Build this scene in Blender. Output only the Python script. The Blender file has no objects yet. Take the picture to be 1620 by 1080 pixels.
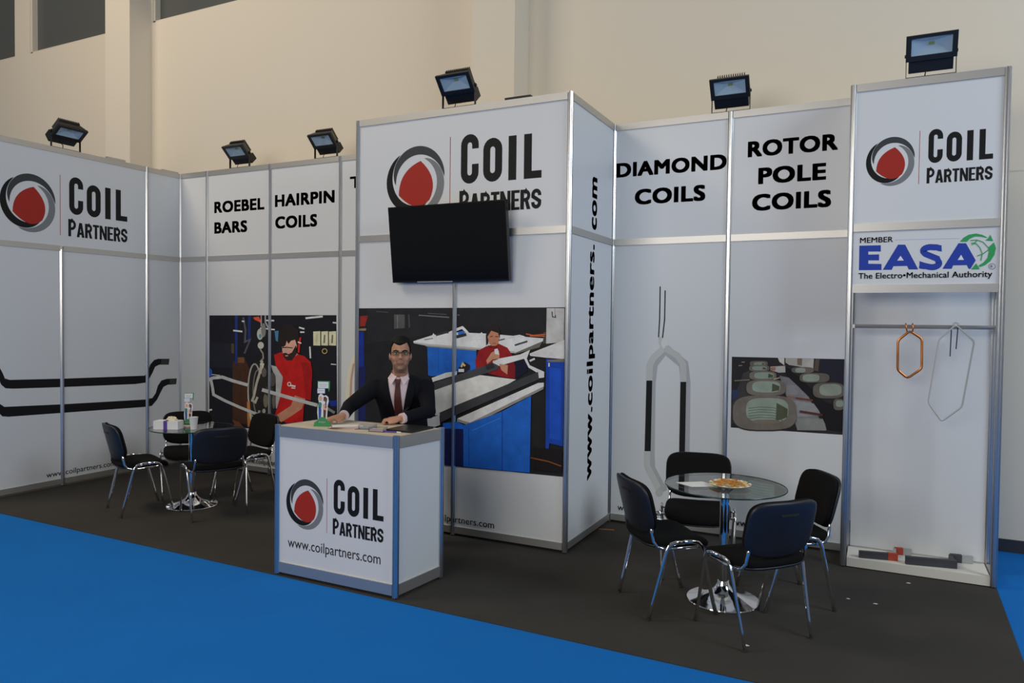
import bpy, bmesh, math, random
from mathutils import Vector, Matrix
from mathutils.geometry import tessellate_polygon
from mathutils.bvhtree import BVHTree
random.seed(4)
scene = bpy.context.scene
COL = scene.collection

# ------------------------------------------------------------------ camera
F, CAM, YAW, PITCH, ROLL = 1163.0, Vector((2.1038, -6.2014, 1.7678)), -0.46133, -0.026826, 0.011547
cyw, syw, cp, sp, cr, sr = math.cos(YAW), math.sin(YAW), math.cos(PITCH), math.sin(PITCH), math.cos(ROLL), math.sin(ROLL)
FWD = Vector((syw*cp, cyw*cp, sp)); RT0 = Vector((cyw, -syw, 0)); UP0 = RT0.cross(FWD)
RT = RT0*cr + UP0*sr; UPV = UP0*cr - RT0*sr
cam = bpy.data.cameras.new('camera'); camo = bpy.data.objects.new('camera', cam); COL.objects.link(camo)
cam.sensor_width = 36.0; cam.lens = 36.0*F/1620.0; cam.clip_end = 200; cam.clip_start = .05
M = Matrix((RT, UPV, -FWD)).transposed().to_4x4(); M.translation = CAM
camo.matrix_world = M
scene.camera = camo
def ray(u, v): return FWD + RT*((u-810)/F) + UPV*((540-v)/F)
def onz(u, v, z=0.): d = ray(u, v); return CAM + d*((z-CAM.z)/d.z)
def ony(u, v, y=0.): d = ray(u, v); return CAM + d*((y-CAM.y)/d.y)
def onx(u, v, x=0.): d = ray(u, v); return CAM + d*((x-CAM.x)/d.x)

# ------------------------------------------------------------------ light
w = bpy.data.worlds.new('hall_ambient'); scene.world = w; w.use_nodes = True
w.node_tree.nodes['Background'].inputs[0].default_value = (0.90, 0.94, 1.0, 1)
w.node_tree.nodes['Background'].inputs[1].default_value = 0.12
def area(name, loc, target, sx, sy, energy, col):
    l = bpy.data.lights.new(name, 'AREA'); l.shape = 'RECTANGLE'; l.size = sx; l.size_y = sy; l.energy = energy; l.color = col
    o = bpy.data.objects.new(name, l); COL.objects.link(o); o.location = loc
    o.rotation_euler = (Vector(target)-Vector(loc)).to_track_quat('-Z', 'Y').to_euler()
area('daylight_from_hall_entrance', (8.2, -3.4, 5.2), (0.0, -0.8, 1.4), 3.0, 2.5, 285, (0.80, 0.91, 1.0))
area('warm_ceiling_lamps', (-7.2, -5.5, 8.8), (-3.0, 0.5, 3.4), 4.0, 2.5, 330, (1.0, 0.87, 0.68))
area('front_fill', (-0.8, -9.5, 3.6), (0.0, 0.0, 1.0), 5.0, 2.5, 215, (1.0, 0.95, 0.86))  # added low frontal fill to brighten the lower panels, not a real opening
vs = scene.view_settings
vs.view_transform = 'Standard'; vs.look = 'None'; vs.gamma = 1.0; vs.exposure = 0.0; vs.use_curve_mapping = False

# ------------------------------------------------------------------ materials
def lin(c): c /= 255.; return c/12.92 if c <= .04045 else ((c+.055)/1.055)**2.4
def rgb(*c): return tuple(lin(x) for x in c)
MATS = {}
def mat(name, col, rough=.5, metal=0., bump=None, vary=None, coat=0., spec=None, trans=0.):
    m = bpy.data.materials.new(name); m.use_nodes = True; nt = m.node_tree; b = nt.nodes['Principled BSDF']
    b.inputs['Base Color'].default_value = (*col, 1); b.inputs['Roughness'].default_value = rough; b.inputs['Metallic'].default_value = metal
    if coat: b.inputs['Coat Weight'].default_value = coat
    if spec is not None: b.inputs['Specular IOR Level'].default_value = spec
    if trans: b.inputs['Transmission Weight'].default_value = trans
    if bump or vary:
        tc = nt.nodes.new('ShaderNodeTexCoord')
        nz = nt.nodes.new('ShaderNodeTexNoise'); nt.links.new(tc.outputs['Object'], nz.inputs['Vector'])
        nz.inputs['Scale'].default_value = (bump or vary)[0]; nz.inputs['Detail'].default_value = 5
        if vary:
            nv = nt.nodes.new('ShaderNodeTexNoise'); nt.links.new(tc.outputs['Object'], nv.inputs['Vector'])
            nv.inputs['Scale'].default_value = vary[0]; nv.inputs['Detail'].default_value = 4
            mx = nt.nodes.new('ShaderNodeMix'); mx.data_type = 'RGBA'
            mx.inputs[6].default_value = (*[c*(1-vary[1]) for c in col], 1); mx.inputs[7].default_value = (*[min(1, c*(1+vary[1])) for c in col], 1)
            nt.links.new(nv.outputs['Fac'], mx.inputs[0]); nt.links.new(mx.outputs[2], b.inputs['Base Color'])
        if bump:
            bp = nt.nodes.new('ShaderNodeBump'); bp.inputs['Strength'].default_value = bump[1]; bp.inputs['Distance'].default_value = bump[2]
            nt.links.new(nz.outputs['Fac'], bp.inputs['Height']); nt.links.new(bp.outputs[0], b.inputs['Normal'])
    MATS[name] = m; return m
mat('blue_carpet', (.009, .165, .56), .95, spec=.12, bump=(420, .5, .004), vary=(2.2, .07))
mat('grey_carpet', (.058, .054, .049), .95, spec=.12, bump=(500, .6, .004), vary=(3.0, .16))
mat('hall_plaster', (.80, .72, .595), .9, vary=(.5, .03))
mat('baseboard', (.03, .035, .045), .6)
mat('window_glass_dim', (.10, .105, .10), .25)
mat('window_frame', (.72, .66, .56), .6)
mat('panel_white', (.74, .75, .76), .38, vary=(.9, .02))
mat('alu', (.72, .73, .74), .28, 1.0, vary=(6, .04))
mat('alu_satin', (.58, .57, .55), .42, .85)
mat('chrome', (.80, .80, .82), .07, 1.0)
mat('black_fabric', (.007, .0065, .0065), .95, spec=.15, bump=(300, .5, .002))
mat('black_plastic', (.011, .013, .020), .42, bump=(250, .15, .001))
mat('black_metal', (.008, .008, .009), .40)
mat('fin_metal', (.03, .028, .02), .5)
mat('reflector', (.88, .91, .94), .45, .0)
mat('led_chip', (.55, .55, .12), .5)
mat('tv_bezel', (.006, .006, .007), .25)
mat('tv_screen', (.004, .004, .005), .12, spec=.5)
mat('cream_laminate', (.66, .56, .42), .5, vary=(3, .05))
mat('plinth_white', (.74, .72, .66), .5)
mat('copper', (.70, .24, .07), .32, .9, vary=(14, .5))
mat('grey_tape', (.52, .52, .50), .7, bump=(160, .4, .002))
mat('mica_dark', (.045, .047, .055), .6, bump=(90, .4, .003))
mat('red_tape', (.42, .05, .025), .6)
mat('light_grey_tape', (.36, .38, .38), .6)
mat('lead_black', (.02, .022, .05), .5)
mat('paper_white', (.80, .79, .78), .8)
mat('paper_pink', (.72, .52, .50), .8)
mat('card_green', (.03, .26, .085), .55)
mat('card_blue', (.03, .08, .33), .6)
mat('card_skin', (.75, .40, .28), .6)
mat('card_hair', (.10, .03, .02), .6)
mat('card_teal', (.03, .22, .14), .6)
mat('cup_white', (.70, .70, .68), .4)
mat('purple_print', (.10, .05, .32), .5)
mat('tissue_yellow', (.78, .68, .48), .8)
mat('brochure_red', (.55, .16, .14), .4)
mat('brochure_grey', (.45, .45, .47), .4)
mat('folder_black', (.010, .010, .011), .35)
mat('plate_card', (.75, .66, .40), .6)
mat('pretzel', (.52, .22, .04), .5, vary=(40, .35))
mat('sweet_red', (.60, .10, .08), .4); mat('sweet_white', (.78, .76, .70), .5); mat('sweet_green', (.10, .30, .14), .4); mat('sweet_yellow', (.75, .55, .10), .4)
mat('orange_matte', (.55, .16, .04), .7)
mat('skin', (.52, .255, .155), .55, vary=(30, .06))
mat('stubble', (.30, .165, .11), .65, vary=(60, .10))
mat('lips', (.40, .13, .10), .5)
mat('hair', (.008, .006, .0055), .7, spec=.25, bump=(120, .6, .004))
mat('eye_white', (.70, .68, .66), .3); mat('eye_dark', (.02, .012, .01), .2)
mat('suit', (.0055, .006, .010), .85, spec=.2, bump=(220, .3, .002))
mat('shirt', (.72, .58, .62), .8)
mat('tie', (.085, .018, .016), .6)
mat('shoe', (.01, .01, .01), .3)
mat('glasses_frame', (.015, .012, .012), .3)
def glassy(name, tint, gloss_rough=.02, ior=1.5):
    m = bpy.data.materials.new(name); m.use_nodes = True; nt = m.node_tree
    for n in list(nt.nodes): nt.nodes.remove(n)
    o = nt.nodes.new('ShaderNodeOutputMaterial'); t = nt.nodes.new('ShaderNodeBsdfTransparent'); g = nt.nodes.new('ShaderNodeBsdfGlossy')
    lw = nt.nodes.new('ShaderNodeLayerWeight'); lw.inputs[0].default_value = .5; pw = nt.nodes.new('ShaderNodeMath'); pw.operation = 'POWER'; pw.inputs[1].default_value = 5 if ior < 1.7 else 4.2
    nt.links.new(lw.outputs['Facing'], pw.inputs[0]); fr = nt.nodes.new('ShaderNodeMath'); fr.operation = 'MULTIPLY_ADD'; fr.inputs[1].default_value = .94; fr.inputs[2].default_value = .05; nt.links.new(pw.outputs[0], fr.inputs[0]); mx = nt.nodes.new('ShaderNodeMixShader')
    t.inputs[0].default_value = (*tint, 1); g.inputs['Roughness'].default_value = gloss_rough
    nt.links.new(fr.outputs[0], mx.inputs[0]); nt.links.new(t.outputs[0], mx.inputs[1]); nt.links.new(g.outputs[0], mx.inputs[2]); nt.links.new(mx.outputs[0], o.inputs[0])
    MATS[name] = m; return m
glassy('table_glass', (.94, .97, .96), .02, 2.2); glassy('lamp_glass', (.85, .90, .93)); glassy('clear_plastic', (.86, .88, .9)); glassy('lens', (.72, .88, .75))
mat('glass_edge', (.02, .045, .04), .15)
pm = bpy.data.materials.new('printed_ink'); pm.use_nodes = True
at = pm.node_tree.nodes.new('ShaderNodeAttribute'); at.attribute_name = 'ink'
pm.node_tree.links.new(at.outputs['Color'], pm.node_tree.nodes['Principled BSDF'].inputs['Base Color'])
pm.node_tree.nodes['Principled BSDF'].inputs['Roughness'].default_value = .6
pm.node_tree.nodes['Principled BSDF'].inputs['Specular IOR Level'].default_value = .2
MATS['printed_ink'] = pm
ph = pm.copy(); ph.name = 'photo_ink'; nt = ph.node_tree; MATS['photo_ink'] = ph      # photo prints: grainy, unevenly toned ink
tcx = nt.nodes.new('ShaderNodeTexCoord'); nzx = nt.nodes.new('ShaderNodeTexNoise'); nzx.inputs['Scale'].default_value = 9; nzx.inputs['Detail'].default_value = 8; nzx.inputs['Roughness'].default_value = .62
nt.links.new(tcx.outputs['Object'], nzx.inputs['Vector']); mrx = nt.nodes.new('ShaderNodeMapRange'); mrx.inputs[1].default_value = .3; mrx.inputs[2].default_value = .7; mrx.inputs[3].default_value = .80; mrx.inputs[4].default_value = 1.12
nt.links.new(nzx.outputs['Fac'], mrx.inputs[0]); vmx = nt.nodes.new('ShaderNodeVectorMath'); vmx.operation = 'SCALE'
nt.links.new([n for n in nt.nodes if n.type == 'ATTRIBUTE'][0].outputs['Color'], vmx.inputs[0]); nt.links.new(mrx.outputs[0], vmx.inputs['Scale']); nt.links.new(vmx.outputs[0], nt.nodes['Principled BSDF'].inputs['Base Color'])

# ------------------------------------------------------------------ mesh helpers
class MB:
    def __init__(s): s.v = []; s.f = []
    def add(s, vs, fs):
        n = len(s.v); s.v += [Vector(p) for p in vs]; s.f += [tuple(i+n for i in f) for f in fs]; return s
    def box(s, a, b):
        (x0, y0, z0), (x1, y1, z1) = a, b
        return s.add([(x0, y0, z0), (x1, y0, z0), (x1, y1, z0), (x0, y1, z0), (x0, y0, z1), (x1, y0, z1), (x1, y1, z1), (x0, y1, z1)],
                     [(3, 2, 1, 0), (4, 5, 6, 7), (0, 1, 5, 4), (1, 2, 6, 5), (2, 3, 7, 6), (3, 0, 4, 7)])
    def obox(s, A, B, z0, z1, th):      # upright box between two plan points
        A = Vector((A[0], A[1])); B = Vector((B[0], B[1])); d = (B-A).normalized(); n = Vector((-d.y, d.x))*th/2
        q = [A-n, B-n, B+n, A+n]
        return s.add([(p.x, p.y, z0) for p in q]+[(p.x, p.y, z1) for p in q], [(3, 2, 1, 0), (4, 5, 6, 7), (0, 1, 5, 4), (1, 2, 6, 5), (2, 3, 7, 6), (3, 0, 4, 7)])
    def prism(s, poly, z0, z1, fn=None):  # polygon in local xy, extruded z0..z1, optional mapping
        n = len(poly); vs = [(p[0], p[1], z0) for p in poly]+[(p[0], p[1], z1) for p in poly]
        if fn: vs = [fn(*p) for p in vs]
        tri = tessellate_polygon([[Vector((p[0], p[1], 0)) for p in poly]])
        fs = [(i, (i+1) % n, n+(i+1) % n, n+i) for i in range(n)]
        fs += [tuple(t) for t in tri]+[tuple(i+n for i in t)[::-1] for t in tri]
        return s.add(vs, fs)
    def tube(s, pts, rad, n=10, side=None, cap=True):
        pts = [Vector(p) for p in pts]; k = len(pts)
        if not isinstance(rad, (list,)): rad = [rad]*k
        t0 = (pts[1]-pts[0]).normalized()
        ref = Vector(side).normalized() if side else (Vector((0, 0, 1)) if abs(t0.z) < .9 else Vector((1, 0, 0)))
        rings = []
        for i in range(k):
            t = (pts[min(i+1, k-1)]-pts[max(i-1, 0)]).normalized()
            a = (ref-t*ref.dot(t)); a = a.normalized() if a.length > 1e-6 else t.orthogonal().normalized()
            if not side: ref = a
            b = t.cross(a); r = rad[i]; ra, rb = r if isinstance(r, tuple) else (r, r)
            rings.append([pts[i]+a*(ra*math.cos(6.28318530718*j/n))+b*(rb*math.sin(6.28318530718*j/n)) for j in range(n)])
        vs = [p for r in rings for p in r]
        fs = [(i*n+j, i*n+(j+1) % n, (i+1)*n+(j+1) % n, (i+1)*n+j) for i in range(k-1) for j in range(n)]
        if cap: fs += [tuple(range(n))[::-1], tuple((k-1)*n+j for j in range(n))]
        return s.add(vs, fs)
    def lathe(s, prof, c=(0, 0, 0), n=40):
        vs = []; fs = []; k = len(prof)
        for r, z in prof: vs += [(c[0]+r*math.cos(2*math.pi*j/n), c[1]+r*math.sin(2*math.pi*j/n), c[2]+z) for j in range(n)]
        fs = [(i*n+j, i*n+(j+1) % n, (i+1)*n+(j+1) % n, (i+1)*n+j) for i in range(k-1) for j in range(n)]
        fs += [tuple(range(n))[::-1], tuple((k-1)*n+j for j in range(n))]
        return s.add(vs, fs)
    def ell(s, c, r, ax=None, n=14, m=9):
        A = ax or (Vector((1, 0, 0)), Vector((0, 1, 0)), Vector((0, 0, 1))); c = Vector(c); vs = [c-A[2]*r[2]]; fs = []
        for i in range(1, m):
            ph = -math.pi/2+math.pi*i/m
            for j in range(n):
                th = 2*math.pi*j/n
                vs.append(c+A[0]*(r[0]*math.cos(ph)*math.cos(th))+A[1]*(r[1]*math.cos(ph)*math.sin(th))+A[2]*(r[2]*math.sin(ph)))
        vs.append(c+A[2]*r[2]); L = len(vs)-1
        fs += [(0, 1+(j+1) % n, 1+j) for j in range(n)]
        fs += [(1+i*n+j, 1+i*n+(j+1) % n, 1+(i+1)*n+(j+1) % n, 1+(i+1)*n+j) for i in range(m-2) for j in range(n)]
        fs += [(L, 1+(m-2)*n+j, 1+(m-2)*n+(j+1) % n) for j in range(n)]
        return s.add(vs, fs)
    def cushion(s, hw, hd, h, fn, e=5., n=40):  # puffy pad with a rounded-rectangle outline, local (x,y,z)->fn
        prof = [(.90, -.5), (.97, -.42), (1, -.15), (1, .15), (.97, .36), (.90, .47), (.70, .52), (.35, .54)]
        vs = []; fs = []
        for sc, z in prof:
            for j in range(n):
                t = 2*math.pi*j/n; ct, st = math.cos(t), math.sin(t)
                vs.append(fn(hw*sc*math.copysign(abs(ct)**(2/e), ct), hd*sc*math.copysign(abs(st)**(2/e), st), h*z))
        k = len(prof)
        fs = [(i*n+j, i*n+(j+1) % n, (i+1)*n+(j+1) % n, (i+1)*n+j) for i in range(k-1) for j in range(n)]
        vs += [fn(0, 0, -.5*h), fn(0, 0, .55*h)]
        fs += [(k*n, (j+1) % n, j) for j in range(n)]+[(k*n+1, (k-1)*n+j, (k-1)*n+(j+1) % n) for j in range(n)]
        return s.add(vs, fs)
    def mesh(s, name='m', off=None):
        me = bpy.data.meshes.new(name); o = Vector(off) if off else Vector((0, 0, 0))
        me.from_pydata([tuple(p-o) for p in s.v], [], s.f); me.update()
        bm = bmesh.new(); bm.from_mesh(me); bmesh.ops.recalc_face_normals(bm, faces=bm.faces); bm.to_mesh(me); bm.free()
        return me
def thing(name, label=None, cat=None, loc=(0, 0, 0), rz=0., group=None, kind=None):
    o = bpy.data.objects.new(name, None); COL.objects.link(o); o.location = loc; o.rotation_euler = (0, 0, rz); o.empty_display_size = .1
    tag(o, label, cat, group, kind); return o
def tag(o, label=None, cat=None, group=None, kind=None):
    for k, x in (('label', label), ('category', cat), ('group', group), ('kind', kind)):
        if x: o[k] = x
    return o
def root_loc(p):
    while p.parent: p = p.parent
    return p.location
def obj(name, mb, m, parent=None, world=False, smooth=False, label=None, auto=None):
    """world=True: the vertices are in world space under an unrotated root."""
    me = mb if isinstance(mb, bpy.types.Mesh) else mb.mesh(name, root_loc(parent) if (world and parent) else None)
    o = bpy.data.objects.new(name, me); COL.objects.link(o)
    if not me.materials: me.materials.append(MATS[m])
    if parent: o.parent = parent
    if smooth:
        for p in me.polygons: p.use_smooth = True
        if auto:
            bm = bmesh.new(); bm.from_mesh(me)
            for e in bm.edges:
                if len(e.link_faces) == 2 and e.calc_face_angle(0) > auto: e.smooth = False
            bm.to_mesh(me); bm.free()
    if label: o['label'] = label
    return o
def top(name, mb, m, label, cat, group=None, base=None, smooth=False):
    """one-mesh thing; origin moved to its base"""
    if base is None:
        xs = [p.x for p in mb.v]; ys = [p.y for p in mb.v]; zs = [p.z for p in mb.v]
        base = ((min(xs)+max(xs))/2, (min(ys)+max(ys))/2, min(zs))
    me = mb.mesh(name, base); o = obj(name, me, m, None, smooth=smooth); o.location = base
    return tag(o, label, cat, group)
def copy_tree(o, parent=None):
    c = o.copy(); COL.objects.link(c); c.parent = parent
    for ch in list(o.children): copy_tree(ch, c)
    return c
def temp_eval(ob):
    COL.objects.link(ob); dg = bpy.context.evaluated_depsgraph_get(); dg.update()
    me = bpy.data.meshes.new_from_object(ob.evaluated_get(dg)); COL.objects.unlink(ob); return me
def remesh(mb, vox, it, off=None):
    ob = bpy.data.objects.new('tmp', mb.mesh('tmp', off)); r = ob.modifiers.new('r', 'REMESH'); r.mode = 'VOXEL'; r.voxel_size = vox; r.use_smooth_shade = True
    if it: k = ob.modifiers.new('s', 'SMOOTH'); k.iterations = it; k.factor = .5
    me = temp_eval(ob); bpy.data.objects.remove(ob); return me

# ------------------------------------------------------------------ print helpers (flat ink on the panels)
class Print:
    """flat coloured shapes laid on a plane; axis 'y': wall facing -Y at y=c, axis 'x': wall facing +X at x=c"""
    def __init__(s, axis, c, gain=2.0, off=.0036): s.ax, s.c, s.g, s.off = axis, c, gain, off; s.v = []; s.f = []; s.col = []; s.lay = 0
    def px(s, u, v):
        p = ony(u, v, s.c) if s.ax == 'y' else onx(u, v, s.c)
        return (p.x, p.z) if s.ax == 'y' else (p.y, p.z)
    def pos(s, a, b):
        d = s.off+s.lay*.00012
        return Vector((a, s.c-d, b)) if s.ax == 'y' else Vector((s.c+d, a, b))
    def ink(s, c): return tuple(min(.86, lin(x)*s.g) for x in c)
    def tri(s, pts, tris, c, raw=False):
        n = len(s.v); s.v += [s.pos(*p) for p in pts]; s.f += [tuple(i+n for i in t) for t in tris]; s.col += [c if raw else s.ink(c)]*len(tris)
    def poly(s, pts, c, px=True, tr=None, raw=False):
        if tr: pts = [(tr[0]+p[0]/tr[2], tr[1]+p[1]/tr[2]) for p in pts]
        q = [s.px(*p) for p in pts] if px else list(pts)
        s.tri(q, tessellate_polygon([[Vector((a, b, 0)) for a, b in q]]), c, raw); s.lay += 1
    def stroke(s, pts, w_, c, px=True, tr=None, closed=False, raw=False):
        if tr: pts = [(tr[0]+p[0]/tr[2], tr[1]+p[1]/tr[2]) for p in pts]; w_ = w_/tr[2]
        vs, fs = strip(pts, w_, closed)
        s.tri([s.px(*p) for p in vs] if px else vs, fs, c, raw); s.lay += 1
    def ellipse(s, x0, y0, x1, y1, c, tr=None, px=True, n=28, a0=0):
        s.poly([((x0+x1)/2+(x1-x0)/2*math.cos(2*math.pi*i/n+a0), (y0+y1)/2+(y1-y0)/2*math.sin(2*math.pi*i/n+a0)) for i in range(n)], c, px, tr)
    def text(s, body, u0, u1, v0, v1, c, weight=0., vertical=False, raw=False):
        """ink of the text fitted into u0..u1 (reading direction), v0..v1"""
        vs, fs = glyphs(body, weight); xs = [p[0] for p in vs]; ys = [p[1] for p in vs]
        X0, X1, Y0, Y1 = min(xs), max(xs), min(ys), max(ys)
        if vertical: pts = [(v0+(y-Y0)/(Y1-Y0)*(v1-v0), u0+(x-X0)/(X1-X0)*(u1-u0)) for x, y in vs]
        else: pts = [(u0+(x-X0)/(X1-X0)*(u1-u0), v0+(y-Y0)/(Y1-Y0)*(v1-v0)) for x, y in vs]
        s.tri(pts, fs, c, raw); s.lay += 1
    def shape(s, items, u0, v0, su, sv):   # items: list of (verts, faces, colour) in unit space
        for vs, fs, c in items: s.tri([(u0+x*su, v0+y*sv) for x, y in vs], fs, c, True); s.lay += .12
        s.lay += 1
    def build(s, name, parent, label=None, m='printed_ink'):
        me = bpy.data.meshes.new(name); o0 = root_loc(parent)
        me.from_pydata([tuple(p-o0) for p in s.v], [], s.f); me.update()
        a = me.color_attributes.new('ink', 'FLOAT_COLOR', 'CORNER'); i = 0
        for p, c in zip(me.polygons, s.col):
            for k in p.loop_indices: a.data[k].color = (*c, 1)
        return obj(name, me, m, parent, label=label)
def strip(pts, w_, closed=False):
    P = [Vector((p[0], p[1])) for p in pts]; n = len(P); vs = []
    for i in range(n):
        if closed: a, b = P[i]-P[i-1], P[(i+1) % n]-P[i]
        else: a = P[i]-P[max(i-1, 0)] if i else P[1]-P[0]; b = P[min(i+1, n-1)]-P[i] if i < n-1 else a
        a = a.normalized(); b = b.normalized(); t = (a+b); t = t.normalized() if t.length > 1e-6 else a
        nn = Vector((-t.y, t.x)); k = 1/max(.5, abs(nn.dot(Vector((-a.y, a.x)))))
        vs += [tuple(P[i]+nn*w_/2*k), tuple(P[i]-nn*w_/2*k)]
    m = n if closed else n-1
    return vs, [(2*i, 2*i+1, 2*((i+1) % n)+1, 2*((i+1) % n)) for i in range(m)]
GL = {}
def glyphs(body, weight):
    k = (body, weight)
    if k not in GL:
        cu = bpy.data.curves.new('t', 'FONT'); cu.body = body; cu.resolution_u = 4; cu.size = 1.
        if weight: cu.space_character = 1+weight*2.2
        ob = bpy.data.objects.new('t', cu); me = temp_eval(ob)
        V0 = [(v.co.x, v.co.y) for v in me.vertices]; F0 = [tuple(p.vertices) for p in me.polygons]; VV, FF = [], []
        for q in range(8 if weight else 1):   # heavier strokes: the outline repeated on a small square
            dx, dy = ((1, 1), (1, 0), (1, -1), (0, -1), (-1, -1), (-1, 0), (-1, 1), (0, 1))[q] if weight else (0, 0); n0 = len(VV)
            VV += [(x+dx*weight, y+dy*weight*.75) for x, y in V0]; FF += [tuple(i+n0 for i in f) for f in F0]
        GL[k] = (VV, FF)
        bpy.data.objects.remove(ob); bpy.data.meshes.remove(me)
    return GL[k]
def arc(cx, cy, rx, ry, a0, a1, n=10): return [(cx+rx*math.cos(math.radians(a0+(a1-a0)*i/n)), cy+ry*math.sin(math.radians(a0+(a1-a0)*i/n))) for i in range(n+1)]
def glyph_strips(ch, A):
    """condensed poster capitals in a cell 1 wide and A high; returns list of (verts, faces)"""
    T = .37; a, b = T/2, 1-T/2; R = (b-a)/2; H_ = .30
    st = strip
    q = lambda x0, y0, x1, y1: ([(x0, y0), (x1, y0), (x1, y1), (x0, y1)], [(0, 1, 2, 3)])
    up, lo = A-T/2-R, T/2+R
    bowl = lambda y0, y1, x=.0: [(a, y1), (1-.17-(y1-y0)/2, y1)]+arc(1-.17-(y1-y0)/2, (y0+y1)/2, (y1-y0)/2, (y1-y0)/2, 90, -90, 8)+[(a, y0)]
    if ch == 'C': return [st([(b, A*.70), (b, up)]+arc(.5, up, R, R, 0, 180)[1:]+arc(.5, lo, R, R, 180, 360)+[(b, A*.39)], T)]
    if ch == 'O': return [st(arc(.5, up, R, R, 0, 180)+arc(.5, lo, R, R, 180, 360), T, True)]
    if ch == 'I': return [q(.02, 0, .98, A)]
    if ch == 'L': return [q(0, 0, .44, A), q(0, 0, 1, .36)]
    if ch == 'P': return [q(0, 0, .36, A), st(bowl(A*.45, A-.15), H_)]
    if ch == 'R': return [q(0, 0, .36, A), st(bowl(A*.48, A-.15), H_), ([(.42, A*.48), (.74, A*.48), (1.0, 0), (.64, 0)], [(0, 1, 2, 3)])]
    if ch == 'A': return [([(0, 0), (.34, 0), (.60, A), (.32, A)], [(0, 1, 2, 3)]), ([(1, 0), (.66, 0), (.40, A), (.68, A)], [(0, 1, 2, 3)]), q(.2, A*.18, .8, A*.34)]
    if ch == 'T': return [q(.31, 0, .69, A), q(0, A-.30, 1, A)]
    if ch == 'N': return [q(0, 0, .30, A), q(.70, 0, 1, A), ([(0, A), (.32, A), (1, 0), (.68, 0)], [(0, 1, 2, 3)])]
    if ch == 'E': return [q(0, 0, .42, A), q(0, 0, 1, .28), q(0, A*.5-.13, .9, A*.5+.13), q(0, A-.28, 1, A)]
    if ch == 'S':
        w_ = .33; r = .5-w_/2; y1, y0 = A-w_/2-r, w_/2+r
        return [st([(1-w_/2, A*.66), (1-w_/2, y1)]+arc(.5, y1, r, r, 0, 180, 8)[1:]+[(w_/2, A*.62), (.5, A*.5), (1-w_/2, A*.38)]+arc(.5, y0, r, r, 0, -180, 8)+[(w_/2, A*.34)], w_)]
def make_logo():
    K, G1, G2, RED = (.010, .010, .011), (.055, .058, .062), (.22, .23, .24), (.42, .030, .020)
    it = []
    def cres(a0, c):
        vs = []; n = 26
        for i in range(n+1):
            t = i/n; a = math.radians(a0+182*t); m_ = .955-.10*t-.16*t*t; th = .25*max(0, math.sin(math.pi*t))**.75
            for sgn in (1, -1): vs.append((.5+.5*(m_+sgn*th/2)*math.cos(a), .465+.465*(m_+sgn*th/2)*math.sin(a)))
        it.append((vs, [(2*i, 2*i+1, 2*i+3, 2*i+2) for i in range(n)], c))
    cres(244, G2); cres(124, K); cres(4, G1)
    V = [(.16, .57), (-.585, -.37), (.47, -.55)]; Mid = [(-.40, .22), (-.02, -.71), (.555, .02)]; pts = []
    for k in range(3):
        p0, p2, m_ = V[k], V[(k+1) % 3], Mid[k]; p1 = tuple(2*m_[q]-.5*(p0[q]+p2[q]) for q in (0, 1))
        for i in range(10):
            t = i/10; pts.append(tuple((1-t)**2*p0[q]+2*t*(1-t)*p1[q]+t*t*p2[q] for q in (0, 1)))
    pts = [(.5+.5*x, .465+.465*y) for x, y in pts]
    it.append((pts, [tuple(t) for t in tessellate_polygon([[Vector((x, y, 0)) for x, y in pts]])], RED))
    it.append(([(1.066, 0), (1.076, 0), (1.076, 1.0), (1.066, 1.0)], [(0, 1, 2, 3)], RED))
    def put(ch, x, y, w_, h):
        for vs, fs in glyph_strips(ch, h/w_): it.append(([(x+w_*a, y+w_*b) for a, b in vs], fs, K))
    x0, W = 1.245, 1.225
    for ch, a, b, h in (('C', 0, .228, .63), ('O', .287, .524, .55), ('I', .60, .70, .55), ('L', .79, 1.0, .55)): put(ch, x0+a*W, .375, (b-a)*W, h)
    x0, W = 1.225, 1.245; ws = [.125, .125, .12, .105, .125, .10, .12, .115]; g = (1-sum(ws))/7; x = 0
    for i, (ch, ww) in enumerate(zip('PARTNERS', ws)):
        put(ch, x0+x*W, 0, ww*W, .29 if i == 0 else .245); x += ww+g
    return it
LOGO = make_logo()     # unit space: 0..2.47 wide, 0..1.005 high
def logo(pr, pxl, pxr, pxt, pxb):
    u0 = pr.px(*pxl)[0]; u1 = pr.px(*pxr)[0]; v1 = pr.px(*pxt)[1]; v0 = pr.px(*pxb)[1]
    pr.shape(LOGO, u0, v0, (u1-u0)/2.47, (v1-v0)/1.005)

# ------------------------------------------------------------------ setting: hall
XL, D1, W1, DN, XN0, XN1, WL, H = -5.4756, 1.0243, .9936, .3206, 1.9126, 2.8434, .4603, 3.5
HY = .70
o = obj('floor', MB().box((-16, -14, -.06), (14, HY, 0)), 'blue_carpet'); tag(o, 'bright blue carpet covering the exhibition hall floor', None, None, 'structure')
wh = thing('wall_hall', 'tall cream hall wall behind the exhibition stand', kind='structure', loc=(0, HY, 0))
WX = [(-12.6, -10.05), (-9.66, -7.46), (-6.88, -4.5)]; WZ0, WZ1, HH = 5.80, 7.4, 8.6
mb = MB(); mb.box((-16, HY, 0), (14, HY+.25, WZ0)); mb.box((-16, HY, WZ1), (14, HY+.25, HH))
xs = [-16]+[x for p in WX for x in p]+[14]
for i in range(0, len(xs), 2): mb.box((xs[i], HY, WZ0), (xs[i+1], HY+.25, WZ1))
obj('plaster', mb, 'hall_plaster', wh, world=True)
for xa, xb in ((-7.40, -6.90), (-1.66, -1.174), (4.2, 4.7)):
    obj('pillar', MB().box((xa, .37, 0), (xb, HY-.001, HH)), 'hall_plaster', wh, world=True, label='square cream pillar standing proud of the hall wall')
mb = MB()
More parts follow.
